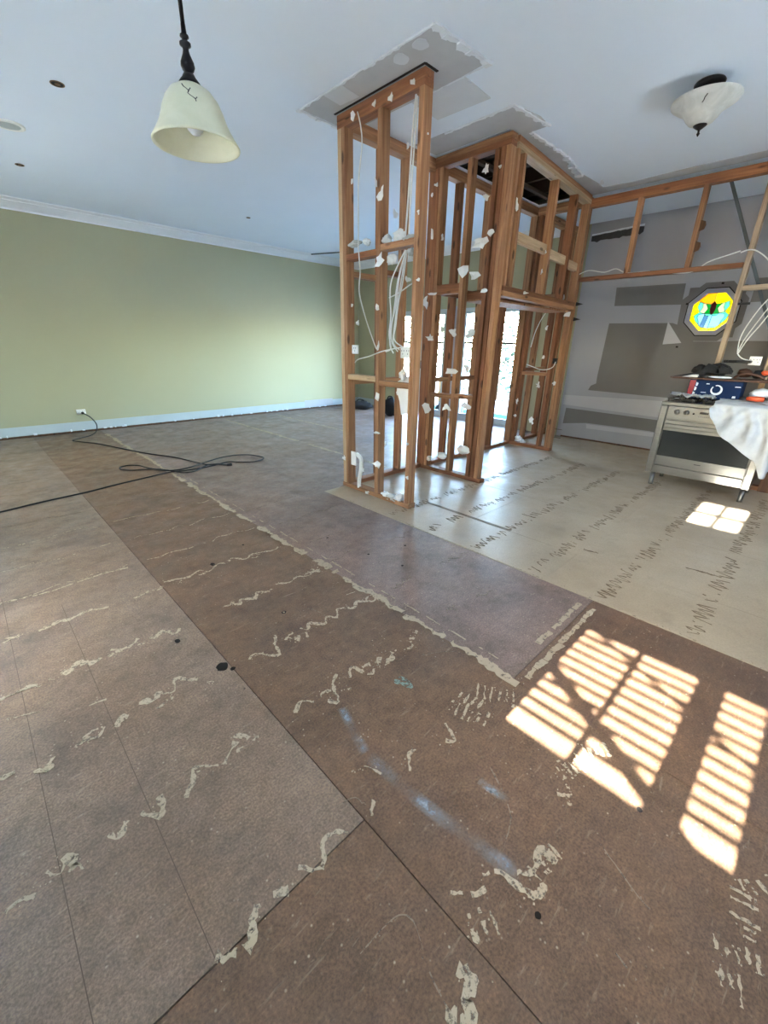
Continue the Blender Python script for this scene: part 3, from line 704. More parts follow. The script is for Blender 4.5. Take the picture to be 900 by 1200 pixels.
# dark zigzag adhesive on the pale kitchen sheets
for y in (2.42, 1.97, 1.53, 1.06, .60, .14, -.3):
    pts = []; x = 2.46; s = 1
    while x < 5.6:
        pts.append((x, y+s*RNG.uniform(.012, .055))); s = -s; x += RNG.uniform(.018, .036)
        if RNG.random() < .12 or len(pts) > 24:
            ribbon('adhesive_zigzag', 'adhesive_dark', pts, .0085, z=.002, n=2, jit=.8, drop=.08, step=.012, crumbs=.1); pts = []; x += RNG.uniform(.0, .05)
    if len(pts) > 1: ribbon('adhesive_zigzag', 'adhesive_dark', pts, .0085, z=.002, n=2, jit=.8, drop=.08, step=.012, crumbs=.1)
for x, y, l in ((3.35, 1.62, .12), (3.05, .95, .10), (3.3, .35, .2), (4.1, 2.05, .08)): ribbon('adhesive_zigzag', 'adhesive_dark', [(x, y), (x+.015, y-l)], .02, z=.002, n=3, jit=.6)
# scratches and pale pencil marks
for pts in ([(1.02,.47),(.98,.40),(.92,.33),(.83,.30)], [(.60,.66),(.60,.72),(.52,.74)], [(.36,.42),(.47,.41),(.50,.37),(.46,.28),(.44,.2)], [(1.28,1.02),(1.36,.98),(1.42,.93)], [(1.1,1.72),(1.13,1.62),(1.10,1.52)], [(1.64,2.2),(1.72,2.1)], [(1.05,.1),(1.0,0.0),(.98,-.05)], [(.82,-.02),(.80,-.1)]):
    ribbon('scratch', 'glue_faint', pts, .0045, n=5, jit=.6, drop=.04)
for x, y in ((1.35, 1.68), (.05, 1.76), (1.70, 1.55)): ribbon('scratch', 'glue', [(x, y), (x+.06, y-.01)], .008, n=3)
# dark knots, plugs and stains
def stain(mat, cx, cy, rx, ry, z=.0018, name='stain'): MB().prism([(x, y, .0006) for x, y in blob(cx, cy, rx, ry)], (0, 0, z-.0006)).build(name, mat, floor)
stain('gap_dark', .545, 1.605, .026, .028); stain('gap_dark', .575, 1.56, .012, .010); stain('gap_dark', .46, 1.93, .012, .016); stain('gap_dark', .92, 2.58, .014, .022); stain('gap_dark', .98, 1.78, .013, .012); stain('filler', .98, 1.78, .006, .006, .0024)
for x, y in ((1.21, 2.72), (1.86, 1.70), (1.8, 1.98), (1.25, .05), (2.1, 1.9), (1.75, 2.4), (.95, .42), (.75, .15)): stain('gap_dark', x, y, .009, .008)
stain('paint_mint', 1.095, .956, .022, .045); stain('paint_mint', 1.07, .985, .012, .018)
# streak of light on the floor, painted as a pale thin mesh
def smear(pts, w):  # one strip of the painted light streak
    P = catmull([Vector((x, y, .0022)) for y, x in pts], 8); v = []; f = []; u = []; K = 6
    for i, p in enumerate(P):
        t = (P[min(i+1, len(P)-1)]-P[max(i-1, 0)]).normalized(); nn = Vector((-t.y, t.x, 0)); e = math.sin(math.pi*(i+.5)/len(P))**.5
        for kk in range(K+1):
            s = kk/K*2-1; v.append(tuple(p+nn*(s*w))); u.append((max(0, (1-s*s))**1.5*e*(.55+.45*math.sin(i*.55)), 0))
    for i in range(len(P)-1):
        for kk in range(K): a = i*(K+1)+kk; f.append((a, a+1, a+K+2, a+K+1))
    me = bpy.data.meshes.new('painted_light_streak'); me.from_pydata(v, [], f); uv = me.uv_layers.new()
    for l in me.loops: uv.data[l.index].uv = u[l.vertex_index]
    me.materials.append(MAT['light_streak_paint']); o = bpy.data.objects.new('painted_light_streak', me); COL.objects.link(o); o.parent = floor; o['kind'] = 'stuff'
smear([(1.04, .80), (.93, .765), (.82, .735)], .024); smear([(.80, .735), (.645, .742), (.50, .755), (.303, .785), (.22, .80)], .028); smear([(.47, .95), (.36, .96)], .02)  # painted light streaks on the floor

# ------------------------------------------------------------------ stripped timber wall frames
ZT = ZC-.010          # top of the plates
PL = .045
def stud(fr, x, y, z0, z1, along='y', mat='pine'):
    "along = direction the frame runs; the 90 mm side stands across it"
    side = (1, 0, 0)
    w, d = (.09, .045) if along == 'y' else (.045, .09)
    return beam('stud', fr, (x, y, z0), (x, y, z1), w, d, mat, side)
def plate(fr, name, p0, p1, z, mat='pine', h=.045, w=.09):
    return beam(name, fr, (*p0, z), (*p1, z), w, h, mat, Vector((-(p1[1]-p0[1]), p1[0]-p0[0], 0)))

# first frame: stub nearest the viewer
XA = 2.715
fa = thing('wall_frame', (XA, 2.87, 0), 'bare pine stub frame with dangling white cables, nearest the viewer', 'wall frame', None)
plate(fa, 'bottom_plate', (XA, 2.395), (XA, 3.345), .0225)
plate(fa, 'top_plate', (XA, 2.405), (XA, 3.335), ZT-.0675, 'pine_red'); plate(fa, 'top_plate', (XA, 2.405), (XA, 3.335), ZT-.0225, 'pine_red')
for y, mt in ((2.4305, 'pine'), (2.835, 'pine'), (3.262, 'pine'), (3.309, 'pine_pale')): stud(fa, XA, y, .045, ZT-.09, 'y', mt)
plate(fa, 'nogging', (XA, 2.453), (XA, 2.812), 2.125, 'pine'); plate(fa, 'nogging', (XA, 2.858), (XA, 3.239), 2.10, 'pine_red')
plate(fa, 'nogging', (XA, 2.858), (XA, 3.239), 1.115, 'pine_pale'); plate(fa, 'nogging', (XA, 2.453), (XA, 2.812), 1.085, 'pine')

# long frame behind, running to the back wall
YL = 3.315
fl = thing('wall_frame', (4.9, YL, 0), 'long bare pine frame running back to the rear wall behind the stubs', 'wall frame')
plate(fl, 'bottom_plate', (XA+.047, YL), (X1-.02, YL), .0225, 'pine_red')
plate(fl, 'top_plate', (XA+.047, YL), (X1-.02, YL), ZT-.0675, 'pine'); plate(fl, 'top_plate', (XA+.047, YL), (X1-.02, YL), ZT-.0225, 'pine')
SX = [3.145, 3.46, 3.88, 3.93, 4.30, 4.86, 5.40, 5.945, 5.992, 6.42, 6.83, 7.14]
for i, x in enumerate(SX): stud(fl, x, YL, .045, ZT-.09, 'x', ('pine_red', 'pine', 'pine_red', 'pine')[i % 4])
for a, b, z, mt in ((2.78, 3.12, 1.06, 'pine'), (3.17, 3.435, 1.06, 'pine'), (3.17, 3.435, 2.05, 'pine_red'), (2.78, 3.12, 1.99, 'pine'), (3.955, 4.275, 1.03, 'pine'), (4.325, 4.835, 1.03, 'pine_red'), (6.02, 6.395, 1.1, 'pine_red'), (6.445, 6.805, 1.1, 'pine'), (6.02, 6.395, 2.05, 'pine_red'), (6.445, 6.805, 2.05, 'pine_red')):
    plate(fl, 'nogging', (a, YL), (b, YL), z, mt)
plate(fl, 'ledger', (3.86, YL-.069), (5.93, YL-.069), 1.96, 'pine_red', .09, .045)

# second stub
XB = 3.875
fb = thing('wall_frame', (XB, 2.86, 0), 'second bare pine stub frame with a doubled end post, left of the bulkhead', 'wall frame')
plate(fb, 'bottom_plate', (XB, 2.40), (XB, 3.265), .0225, 'pine_red')
plate(fb, 'top_plate', (XB, 2.44), (XB, 3.265), ZT-.0225, 'pine'); plate(fb, 'top_plate', (XB, 2.44), (XB, 3.265), ZT-.0675, 'pine_red')
for y, mt in ((2.463, 'pine'), (2.512, 'pine_red'), (2.575, 'pine_red'), (2.855, 'pine'), (3.19, 'pine'), (3.238, 'pine_red')): stud(fb, XB, y, .045, ZT-.09, 'y', mt)
plate(fb, 'nogging', (XB, 2.878), (XB, 3.167), .885, 'pine'); plate(fb, 'nogging', (XB, 2.60), (XB, 2.832), .90, 'pine')
plate(fb, 'nogging', (XB, 2.878), (XB, 3.167), 1.95, 'pine_red', .09)

# bulkhead between the second stub and the far one
b0, b1 = Vector((3.94, 2.478)), Vector((5.90, 2.625)); bd = (b1-b0).normalized()
fk = thing('bulkhead_frame', (4.9, 2.55, 1.86), 'hanging bulkhead frame of short pine studs below the open roof space', 'wall frame')
bp = lambda s: tuple(b0+bd*s); BL = (b1-b0).length
plate(fk, 'top_plate', bp(0), bp(BL), ZT-.0225, 'pine'); plate(fk, 'top_plate', bp(0), bp(BL), ZT-.0675, 'pine_pale')
plate(fk, 'bottom_plate', bp(0), bp(BL), 1.885, 'pine', .045)
plate(fk, 'bottom_plate', bp(0), bp(BL), 1.93, 'pine_red', .045)
for s, mt in ((.02, 'pine'), (.15, 'pine'), (.95, 'pine'), (1.52, 'pine_red'), (BL-.03, 'pine')):
    p = bp(s); beam('stud', fk, (*p, 1.9525), (*p, ZT-.09), .045, .09, mt, (bd.x, bd.y, 0))
for a, b, z in ((.175, .925, 2.385), (.975, 1.495, 2.36), (1.545, BL-.055, 2.34)): plate(fk, 'nogging', bp(a), bp(b), z, 'pine_pale', .09, .04)
for x in (4.35, 4.95, 5.5):
    beam('soffit_joist', fk, (x, 2.60, 1.93), (x, YL-.09, 1.93), .045, .09, 'pine_red')
MB().box(4.0, 5.88, 2.64, 2.95, 1.84, 1.858).build('soffit_board', 'pine', fk)

# far stub
XF = 5.975
ff = thing('wall_frame', (XF, 2.95, 0), 'far bare pine stub frame with a doubled post beside the kitchen frame', 'wall frame')
plate(ff, 'bottom_plate', (XF, 2.605), (XF, 3.267), .0225, 'pine_red')
plate(ff, 'top_plate', (XF, 2.605), (XF, 3.267), ZT-.0225, 'pine'); plate(ff, 'top_plate', (XF, 2.605), (XF, 3.267), ZT-.0675, 'pine')
for y, mt in ((2.628, 'pine'), (2.675, 'pine'), (2.80, 'pine_red'), (3.22, 'pine_red')): stud(ff, XF, y, .045, ZT-.09, 'y', mt)
plate(ff, 'nogging', (XF, 2.825), (XF, 3.197), 1.06, 'pine'); plate(ff, 'nogging', (XF, 2.825), (XF, 3.197), 2.05, 'pine')
for z in (1.92, 1.74): MB().prism([(XF+.02, 2.605, z), (XF+.02, 2.52, z+.02), (XF+.02, 2.605, z+.045)], (.03, 0, 0)).build('nail_bracket', 'dark_metal', ff)
for z in (.32, .20): beam('nail', ff, (XF+.03, 2.606, z), (XF+.03, 2.50, z), .006, .006, 'dark_timber', (1, 0, 0))

# open frame behind the cooker
fr = thing('wall_frame', (XF, .8, 0), 'open kitchen frame with short upper studs standing behind the steel cooker', 'wall frame')
plate(fr, 'top_plate', (XF, 2.60), (XF, Y0+.02), 3.02, 'pine_red', .085); 
plate(fr, 'rail', (XF, 2.603), (XF, .948), 2.215, 'pine_red')
plate(fr, 'bottom_plate', (XF, .98), (XF, Y0+.02), .0225, 'pine_red')
for y in (2.05, 1.44): beam('short_stud', fr, (XF, y, 2.2375), (XF, y, 2.9775), .09, .045, 'pine', (1, 0, 0))
stud(fr, XF, .922, .045, 2.9775, 'y', 'pine_grey'); stud(fr, XF, .50, .045, 1.62, 'y', 'pine_grey'); stud(fr, XF, .05, .045, 2.9775, 'y', 'pine_grey'); stud(fr, XF, -.5, .045, 2.9775, 'y', 'pine')
plate(fr, 'nogging', (XF, .899), (XF, .073), 2.005, 'pine_grey'); plate(fr, 'nogging', (XF, .477), (XF, .073), 1.64, 'pine_grey')
for y, z in ((1.405, 2.62), (1.405, 2.43)):
    MB().prism([(XF-.02, y+.012, z-.05), (XF-.02, y-.03, z-.035), (XF-.02, y-.04, z), (XF-.02, y-.03, z+.035), (XF-.02, y+.012, z+.05)], (.02, 0, 0)).build('packing_block', 'dark_timber', fr)
beam('packing_block', fr, (XF-.02, .90, 1.86), (XF-.02, .80, 1.86), .02, .022, 'rubber_black', (1, 0, 0))
fr_brace = thing('steel_brace', (XF, .9, 1.2), 'dark steel strap brace slanting across the kitchen frame', 'brace')
a, b = Vector((XF+.052, 1.29, 3.05)), Vector((XF+.052, .36, 1.16))
beam('strap', fr_brace, a, b, .008, .03, 'steel_brace', (1, 0, 0))
lb = thing('ceiling_rod', (4.0, 4.3, 2.2), 'thin dark metal rod reaching from the frame toward the green wall', 'rod')
p0, p1 = on_y(365, 298, 5.2), on_y(408, 295, 4.55)
MB().tube([p0, p1], .007, 8).build('rod_length', 'steel_brace', lb, smooth=True)

for f_ in (fa, fl, fb, ff, fr, fk): f_['group'] = 'bare pine wall frames'
# ---- torn scraps of plasterboard paper still nailed to the timber
def scrap(fr, px, py, plane, val, w, h, mat='scrap_white', name='plaster_scrap', th=.006):
    "w,h in photo pixels at that spot; lies flat against the timber face"
    P = (on_x if plane == 'x' else on_y)(px, py, val); d = (P-Vector((0, 0, CAM_H))); dep = d.dot(FWD)
    n = RNG.randint(7, 11); m = MB(); pts = []
    for i in range(n):
        an = 2*math.pi*i/n; r = RNG.uniform(.42, 1.3); u = w/2*dep/F_PX*math.cos(an)*r*1.25; v = h/2*dep/F_PX*math.sin(an)*r*1.05
        tilt = abs(u)*RNG.uniform(.1, .55)
        pts.append(P+Vector((-tilt, -u, v)) if plane == 'x' else P+Vector((u, -tilt, v)))
    off = Vector((-th, 0, 0)) if plane == 'x' else Vector((0, -th, 0))
    c = P+off*2.2; b = len(m.v); m.v += [tuple(p) for p in pts]+[tuple(p+off) for p in pts]+[tuple(c), tuple(P)]
    for i in range(n):
        j = (i+1) % n; m.f += [(i, j, n+j, n+i), (n+i, n+j, 2*n), (j, i, 2*n+1)]
    return m.build(name, mat, fr)
FA = XA-.047; FB = XB-.047; FF = XF-.047
for px, py, w, h in ((446,306,13,17),(443,360,5,8),(413,358,4,5),(420,378,4,6),(443.6,406,4,11),(448,227,8,14),(413,213,5,4),(439,122,6,6),(459,115,8,10),(485,96,6,8),(414,136,6,8),
                     (502,157,2,2),(442.5,466,9,10),(443,545,12,10),(442.5,507,10,4),(404,536.5,4,5),(425,550,9,8),(491,249,3,5),(491,327,4,4),(478,520,3,3),(478,560,4,4)):
    scrap(fa, px, py, 'x', FA, w, h)
for px, py, w, h in ((477,169,4,8),(436,300,6,7),(462,250,6,14),(440,214,5,10),(477,327,7,6),(466,460,5,6),(450,520,4,6)):
    scrap(fl, px, py, 'y', YL-.047, w, h)
for px, py, w, h in ((499,355,8,12),(505,396,9,8),(507,274,4,14),(519,279,3,8),(512,217,4,4),(507,228,3,5),(502,479,12,14),(570,199,7,11),(571,231,8,7),(564.5,284.5,15,12),(545,318,14,12),(557,324,14,12),(575.5,273,7,8),
                     (586.7,195.5,4,3),(519,387,6,8),(532,389,8,10),(552,392,12,11),(530,434.5,14,8),(547,431,7,11),(524.5,477,11,9),(547,475.6,13,8),(568,340.5,10,5),(508,345,10,4)):
    scrap(fb, px, py, 'x', FB, w, h)
for px, py, w, h in ((604.5,239,5,15),(634,319,3,6),(639,295.5,3,4),(614,343,7,4)):
    scrap(fk, px, py, 'y', 2.44+.075*((px-592)/98)*1.3, w, h)
for px, py, w, h in ((665.5,369,8,7),(641,384,3,6),(636.7,418,3,6),(631,451,4,6),(650,449,4,4),(623,493,5,8),(660,350,4,10),(606,470,3,6),(604,487,3,6)):
    scrap(ff, px, py, 'x', FF, w, h)
# hanging torn sheet and insulation fluff
def lump(name, mat, parent, c, rx, ry, rz, seed, rough=.28):
    bm = bmesh.new(); bmesh.ops.create_icosphere(bm, subdivisions=3, radius=1); so = Vector((seed*3.1, seed*1.7, seed*.9))
    for v in bm.verts:
        k = 1+rough*2.2*noise.noise(v.co*1.6+so)+rough*1.6*noise.noise(v.co*4.0+so)+rough*.8*abs(noise.noise(v.co*8.0+so)); v.co = Vector((c[0]+v.co.x*rx*k, c[1]+v.co.y*ry*k, c[2]+v.co.z*rz*k))
    me = bpy.data.meshes.new(name); bm.to_mesh(me); bm.free(); me.materials.append(MAT[mat])
    for p in me.polygons: p.use_smooth = True
    o = bpy.data.objects.new(name, me); COL.objects.link(o)
    if parent is not None:
        o.parent = parent; o.matrix_parent_inverse = Matrix.Translation(parent.location).inverted()
    return o
for px, py, w, h, s in ((416,286,9,3,1),(430,284,4,3,2),(454,282,6,5,3),(468,276,7,6,4),(478,281,8,4,5),(459,303,5,5,6),(482,295,3,4,7),(472,440,4,5,8)):
    p = on_x(px, py, XA-.01); k = p.x/ray(px, py).x/F_PX; lump('insulation_fluff', 'fluff_grey' if s % 2 else 'scrap_white', fa, p, .03, w*k, h*k, s)
for px, py, w, h, s in ((452,579,5,3,11),(460,583,8,4,12),(468,583,5,5,13),(432,576,6,2,14)):
    p = on_x(px, py, XA-.02); k = p.x/ray(px, py).x/F_PX; lump('insulation_fluff', 'scrap_white' if s != 12 else 'fluff_grey', fa, p, .03, w*k, h*k, s)
for px, py, w, h, s in ((543,527,8,5,21),(503,537,3,3,22),(518,534,6,4,23)):
    p = on_x(px, py, XB-.05); k = p.x/ray(px, py).x/F_PX; lump('insulation_fluff', 'foam', fb, p, .03, w*k, h*k, s, .12)
pts = [on_x(px, py, XA+.02) for px, py in ((466,447),(472,443),(479,441),(479,462),(478,484),(470,486),(468,470),(465,458))]
MB().prism(pts, (.008, 0, 0)).build('hanging_paper_sheet', 'scrap_white', fa)
for px, py, w, h, s in ((612,518,3,3,31),(607,514,4,3,32)):
    p = on_x(px, py, XF); k = p.x/ray(px, py).x/F_PX; lump('insulation_fluff', 'scrap_white', ff, p, .03, w*k, h*k, s)

# ---- electrical boxes and cables in the frames
def outlet(name, c, w, h, axis, label, cat='power outlet', sockets=2):
    t = thing(name, c, label, cat); x, y, z = c
    if axis == 'x':
        box('face_plate', 'plate_white', t, x-.012, x, y-w/2, y+w/2, z-h/2, z+h/2, bevel=.003)
        for i in range(sockets):
            yy = y+(i-(sockets-1)/2)*w*.5
            for a, b in ((-.012, .012), (.012, .012), (0, -.012)): box('socket_slot', 'rubber_black', t, x-.0135, x-.012, yy+a-.002, yy+a+.002, z+b-.006, z+b+.006)
    else:
        box('face_plate', 'plate_white', t, x-w/2, x+w/2, y-.012, y, z-h/2, z+h/2, bevel=.003)
        for i in range(sockets):
            xx = x+(i-(sockets-1)/2)*w*.5
            for a, b in ((-.012, .012), (.012, .012), (0, -.012)): box('socket_slot', 'rubber_black', t, xx+a-.002, xx+a+.002, y-.0135, y-.012, z+b-.006, z+b+.006)
    return t
outlet('power_outlet', tuple(on_x(417, 409.5, XA-.05)), .085, .075, 'x', 'small white outlet plate on the left post of the nearest stub frame', sockets=1)
c = on_x(476, 413, XA-.02); outlet('switch_bracket', tuple(c), .11, .09, 'x', 'white double mounting bracket beside the cable bundle', 'bracket', 2)
t = thing('conduit_plate', tuple(on_x(416, 537, XA-.05)), 'white outlet plate with short conduit near the foot of nearest frame', 'power outlet')
c = on_x(415, 537, XA-.05); box('face_plate', 'plate_white', t, c.x-.012, c.x, c.y-.035, c.y+.035, c.z-.07, c.z+.07, bevel=.003)
p = [on_x(q[0], q[1], XA-.03) for q in ((418,532),(423,538),(423,550),(421,562),(421,571))]; MB().tube(p, .02, 8, 4).build('conduit', 'plate_white', t, smooth=True)
c = on_x(885, 423, XF-.05); outlet('switch_bracket', (c.x, c.y, c.z), .10, .085, 'x', 'white outlet bracket with wiring on the kitchen frame above the cooker', 'bracket', 2)
c = on_x(650, 423, XF-.0); box_o = thing('junction_box', tuple(c), 'small black junction box inside the far stub frame', 'junction box')
box('box_body', 'rubber_black', box_o, c.x-.02, c.x+.03, c.y-.03, c.y+.03, c.z-.035, c.z+.035, bevel=.004)
ol = outlet('power_outlet', tuple(on_y(95, 482.5, Y1-.0005)), .125, .075, 'y', 'white double outlet low on the green wall, cord plugged in')
def cable(label, pts, r=.005, name='electrical_cable', mat='cable_white', group=None, cat='cable', sm=6):
    return tag(MB().tube(pts, r, 6, sm).build(name, mat, None, smooth=True), label, cat, group)
cx = lambda x, *q: [on_x(a, b, x) for a, b in q]
XI = XA-.052
cable('white cable sagging down the left bay of the nearest stub frame', cx(XI, (419,131),(423,150),(424,172),(420,215),(420,262),(420,290),(422,318),(421,342),(427,368),(434,390),(441,409)))
cable('white cable crossing low from the outlet plate to the cable bundle', cx(XI, (416,425),(420,421),(434,417),(447,412),(460,409),(471,407)))
cable('straight white cable dropping from the top plate, left of its twin', cx(XA+.01, (489,98),(484,150),(480,210),(475,278)), .007)
cable('straight white cable dropping from the top plate, right of its twin', cx(XA+.03, (490,98),(487,150),(482,220),(479,278)), .006)
BUN = ('second from the left', 'in the middle', 'second from the right', 'leftmost', 'rightmost')
for i, q in enumerate((((476,293),(466,330),(462,362),(458,385),(457,404),(461,414)), ((476,293),(468,325),(464,358),(459,380),(459,400),(466,412)), ((476,293),(470,330),(465,362),(462,384),(461,402),(468,410)), ((475,293),(460,325),(457,345),(458,370),(456,392),(458,408),(452,412)), ((477,293),(472,330),(467,355),(464,380),(462,398),(474,408)))):
    cable('white cable %s in the bundle fanning below the nogging of nearest frame' % BUN[i], cx(XA-.045+.012*i, *q), .0055, group='cable bundle in the nearest frame')
cable('short white cable slanting behind the bundle to the near post', cx(XA+.03, (456,349),(464,345),(472,340),(480,334),(486,331)), .0045)
cable('white cable looped in the far stub frame at the junction box', cx(XF-.05, (617,427),(625,430),(633,433),(641,433),(648,430),(651,424)), .006)
cable('white cable hanging behind the far stub frame', cx(XF+.05, (640,366),(634,375),(627,390),(622,407)), .006)
cable('thin white cable draped along the rail of the kitchen frame', cx(XF-.03, (676,323),(690,317),(708,319),(722,315),(735,320),(760,318),(790,320),(812,318),(830,307),(850,300),(868,294)), .006)
cable('white cable arching over from the kitchen stud to the right', cx(XF-.06, (868,296),(876,293),(884,293),(892,297),(900,304),(908,315)), .006)
for i, q in enumerate((((912,340),(895,356),(880,375),(868,395),(864,413)), ((912,348),(898,364),(884,382),(871,400),(864,414)), ((912,358),(900,370),(890,382),(876,398),(865,414)))):
    cable('%s of three white cables running down to the bracket above the cooker' % ('uppermost', 'middle', 'lowest')[i], cx(XF-.055-.016*i, *q), .0055, group='cables above the cooker')
cable('short white cable tail joining the bracket above the cooker', cx(XF-.07, (864,414),(868,419),(875,422),(882,423)), .006)

# ------------------------------------------------------------------ black extension cord on the floor
fz = lambda px, py: on_z(px, py, .008)
pl = on_y(97, 484, Y1-.02)
cord = thing('extension_cord', tuple(fz(140, 520)), 'long black extension cord plugged into the green wall, looped across the floor', 'cord')
pts = [pl+Vector((0, -.04, 0)), on_y(106, 489, Y1-.10), on_y(113, 497, Y1-.16), on_y(113, 505, Y1-.22), Vector(fz(107, 510)), fz(96, 513), fz(85, 516), fz(97, 518), fz(115, 520), fz(140, 525), fz(170, 531), fz(205, 536), fz(235, 543), fz(245, 544.5), fz(256, 543.5), fz(266, 545)]
MB().tube(pts, .0075, 7, 6).build('cord_run', 'rubber_black', cord, smooth=True)
pts = [fz(*q) for q in ((266,545),(255,544),(243,545),(228,552),(212,553.5),(197,551),(183,549.5),(170,550),(155,551),(142,550),(141,547.5),(150,545.5),(163,545.5),(172,549),(183,551),(195,552.5),(210,551.5),(225,548),(240,543),(258,537.5),(275,534.5),(292,534),(305,535),(309,536.5),(306,539),(296,541),(280,541.5),(268,541),(252,545),(235,548.5),(215,551.5),(195,554),(170,560),(140,567),(100,577),(50,588),(0,600),(-60,613))]
pts = [Vector((p.x, p.y, .008+.011*(1 if 12 < i < 22 else 0))) for i, p in enumerate(pts)]
MB().tube(pts, .0075, 7, 5).build('cord_run', 'rubber_black', cord, smooth=True)
MB().tube([pl+Vector((0, .018, 0)), pl+Vector((0, -.02, 0)), pl+Vector((0, -.045, -.004))], .02, 10, radii=[.022, .018, .009]).build('plug', 'rubber_black', cord, smooth=True)
p = fz(266, 545); MB().tube([p, p+Vector((.05, -.03, .006))], .016, 10).build('socket_end', 'rubber_black', cord, smooth=True)

# ------------------------------------------------------------------ pendant lamp
P = Vector((0, 0, CAM_H))+ray(231, 170)*1.40
lx, ly, lz = P.x, P.y, P.z
pend = thing('pendant_lamp', (lx, ly, lz), 'cream bell-shaped glass pendant lamp hanging on a black turned rod', 'lamp')
SH = [(.028, .150), (.042, .147), (.064, .134), (.082, .112), (.094, .086), (.102, .062), (.112, .040), (.124, .020), (.134, .005), (.138, -.001)]
inner = [(r-.006, z-.001) for r, z in SH[::-1]]
MB().lathe(SH+[(.137, -.005), (.132, -.004)]+inner[1:], 48, lx, ly).build('glass_shade', 'shade_cream', pend, smooth=True)
for o in (pend.children[-1],): o.location.z = lz
MB().lathe([(0, .182), (.016, .180), (.022, .170), (.032, .158), (.036, .149), (0, .149)], 24, lx, ly).build('cap', 'bronze', pend, smooth=True).location.z = lz
prof = [(0, .385), (.006, .385), (.007, .345), (.011, .34), (.012, .332), (.007, .326), (.007, .316), (.015, .308), (.015, .298), (.008, .288), (.008, .276), (.010, .262), (.018, .228), (.019, .212), (.015, .194), (.008, .186), (0, .180)]
prof = [(rr*1.12, .18+(zz-.18)*.58) for rr, zz in prof]
MB().lathe(prof, 20, lx, ly).build('turned_stem', 'bronze', pend, smooth=True).location.z = lz
MB().tube([(lx, ly, lz+.29), (lx, ly, ZC-.03)], .0062, 10).build('rod', 'bronze', pend, smooth=True)
MB().lathe([(0, ZC), (.06, ZC), (.06, ZC-.012), (.03, ZC-.03), (.008, ZC-.04), (0, ZC-.04)], 24, lx, ly).build('ceiling_rose', 'bronze', pend, smooth=True)
bulb = MB().lathe([(0, .025), (.012, .027), (.024, .038), (.029, .055), (.027, .07), (.016, .09), (.013, .11), (0, .11)], 20, lx, ly).build('bulb', 'bag_white', pend, smooth=True); bulb.location.z = lz
MB().lathe([(.015, .105), (.017, .148), (0, .148)], 16, lx, ly).build('lamp_holder', 'plate_white', pend, smooth=True).location.z = lz
def on_shade(px, py):
    # the glass front under that pixel (bell treated as rings)
    best = None; d = ray(px, py)
    for i in range(400):
        t = 1.15+i*.0015; q = Vector((0, 0, CAM_H))+d*t; zz = q.z-lz; r = math.hypot(q.x-lx, q.y-ly)
        for (r0, z0), (r1, z1) in zip(SH, SH[1:]):
            if z1 <= zz <= z0 and r <= r0+(r1-r0)*(z0-zz)/(z0-z1)+.0005: return q
    return None
for seq in (((213,98),(215,101),(221,106),(220,109),(225,113),(229,116),(230,119)), ((221,106),(223,103)), ((229,116),(231,114))):
    v = [on_shade(*q) for q in seq]; v = [q for q in v if q]
    if len(v) > 1: MB().tube(v, .0017, 5, 2).build('glass_vein', 'dark_metal', pend)

# ------------------------------------------------------------------ ceiling light over the kitchen
cxx, cyy = 4.15, 1.14
cl = thing('ceiling_light', (cxx, cyy, 2.80), 'white alabaster bowl ceiling light with a dark finial above the kitchen', 'lamp')
MB().lathe([(0, ZC), (.085, ZC), (.092, ZC-.01), (.088, ZC-.026), (.03, ZC-.04), (0, ZC-.04)], 32, cxx, cyy).build('canopy', 'bronze', cl, smooth=True)
MB().tube([(cxx, cyy, ZC-.03), (cxx, cyy, 2.86)], .008, 8).build('stem', 'bronze', cl, smooth=True)
prof = [(.205, 3.005), (.207, 2.998), (.200, 2.985), (.170, 2.965), (.135, 2.945), (.115, 2.928), (.095, 2.90), (.075, 2.878), (.05, 2.866), (.012, 2.860), (.012, 2.865), (.048, 2.872), (.07, 2.884), (.09, 2.906), (.11, 2.934), (.13, 2.951), (.168, 2.972), (.198, 2.992), (.205, 3.005)]
MB().lathe(prof, 48, cxx, cyy).build('glass_bowl', 'shade_white', cl, smooth=True)
MB().lathe([(0, 2.872), (.045, 2.872), (.04, 2.86), (.02, 2.845), (.008, 2.838), (.006, 2.825), (.011, 2.818), (.006, 2.808), (0, 2.80)], 20, cxx, cyy).build('finial', 'bronze', cl, smooth=True)
for b in range(2):
    MB().tube([(cxx-.02+.04*b, cyy, 2.95), (cxx-.06+.12*b, cyy, 2.96)], .02, 10).build('bulb', 'bag_white', cl, smooth=True)
v = [Vector((cxx-.145, cyy-.02, 2.941)), Vector((cxx-.155, cyy-.03, 2.949)), Vector((cxx-.165, cyy-.035, 2.957)), Vector((cxx-.18, cyy-.05, 2.966))]
MB().tube(v, .003, 5, 3).build('glass_vein', 'dark_metal', cl)

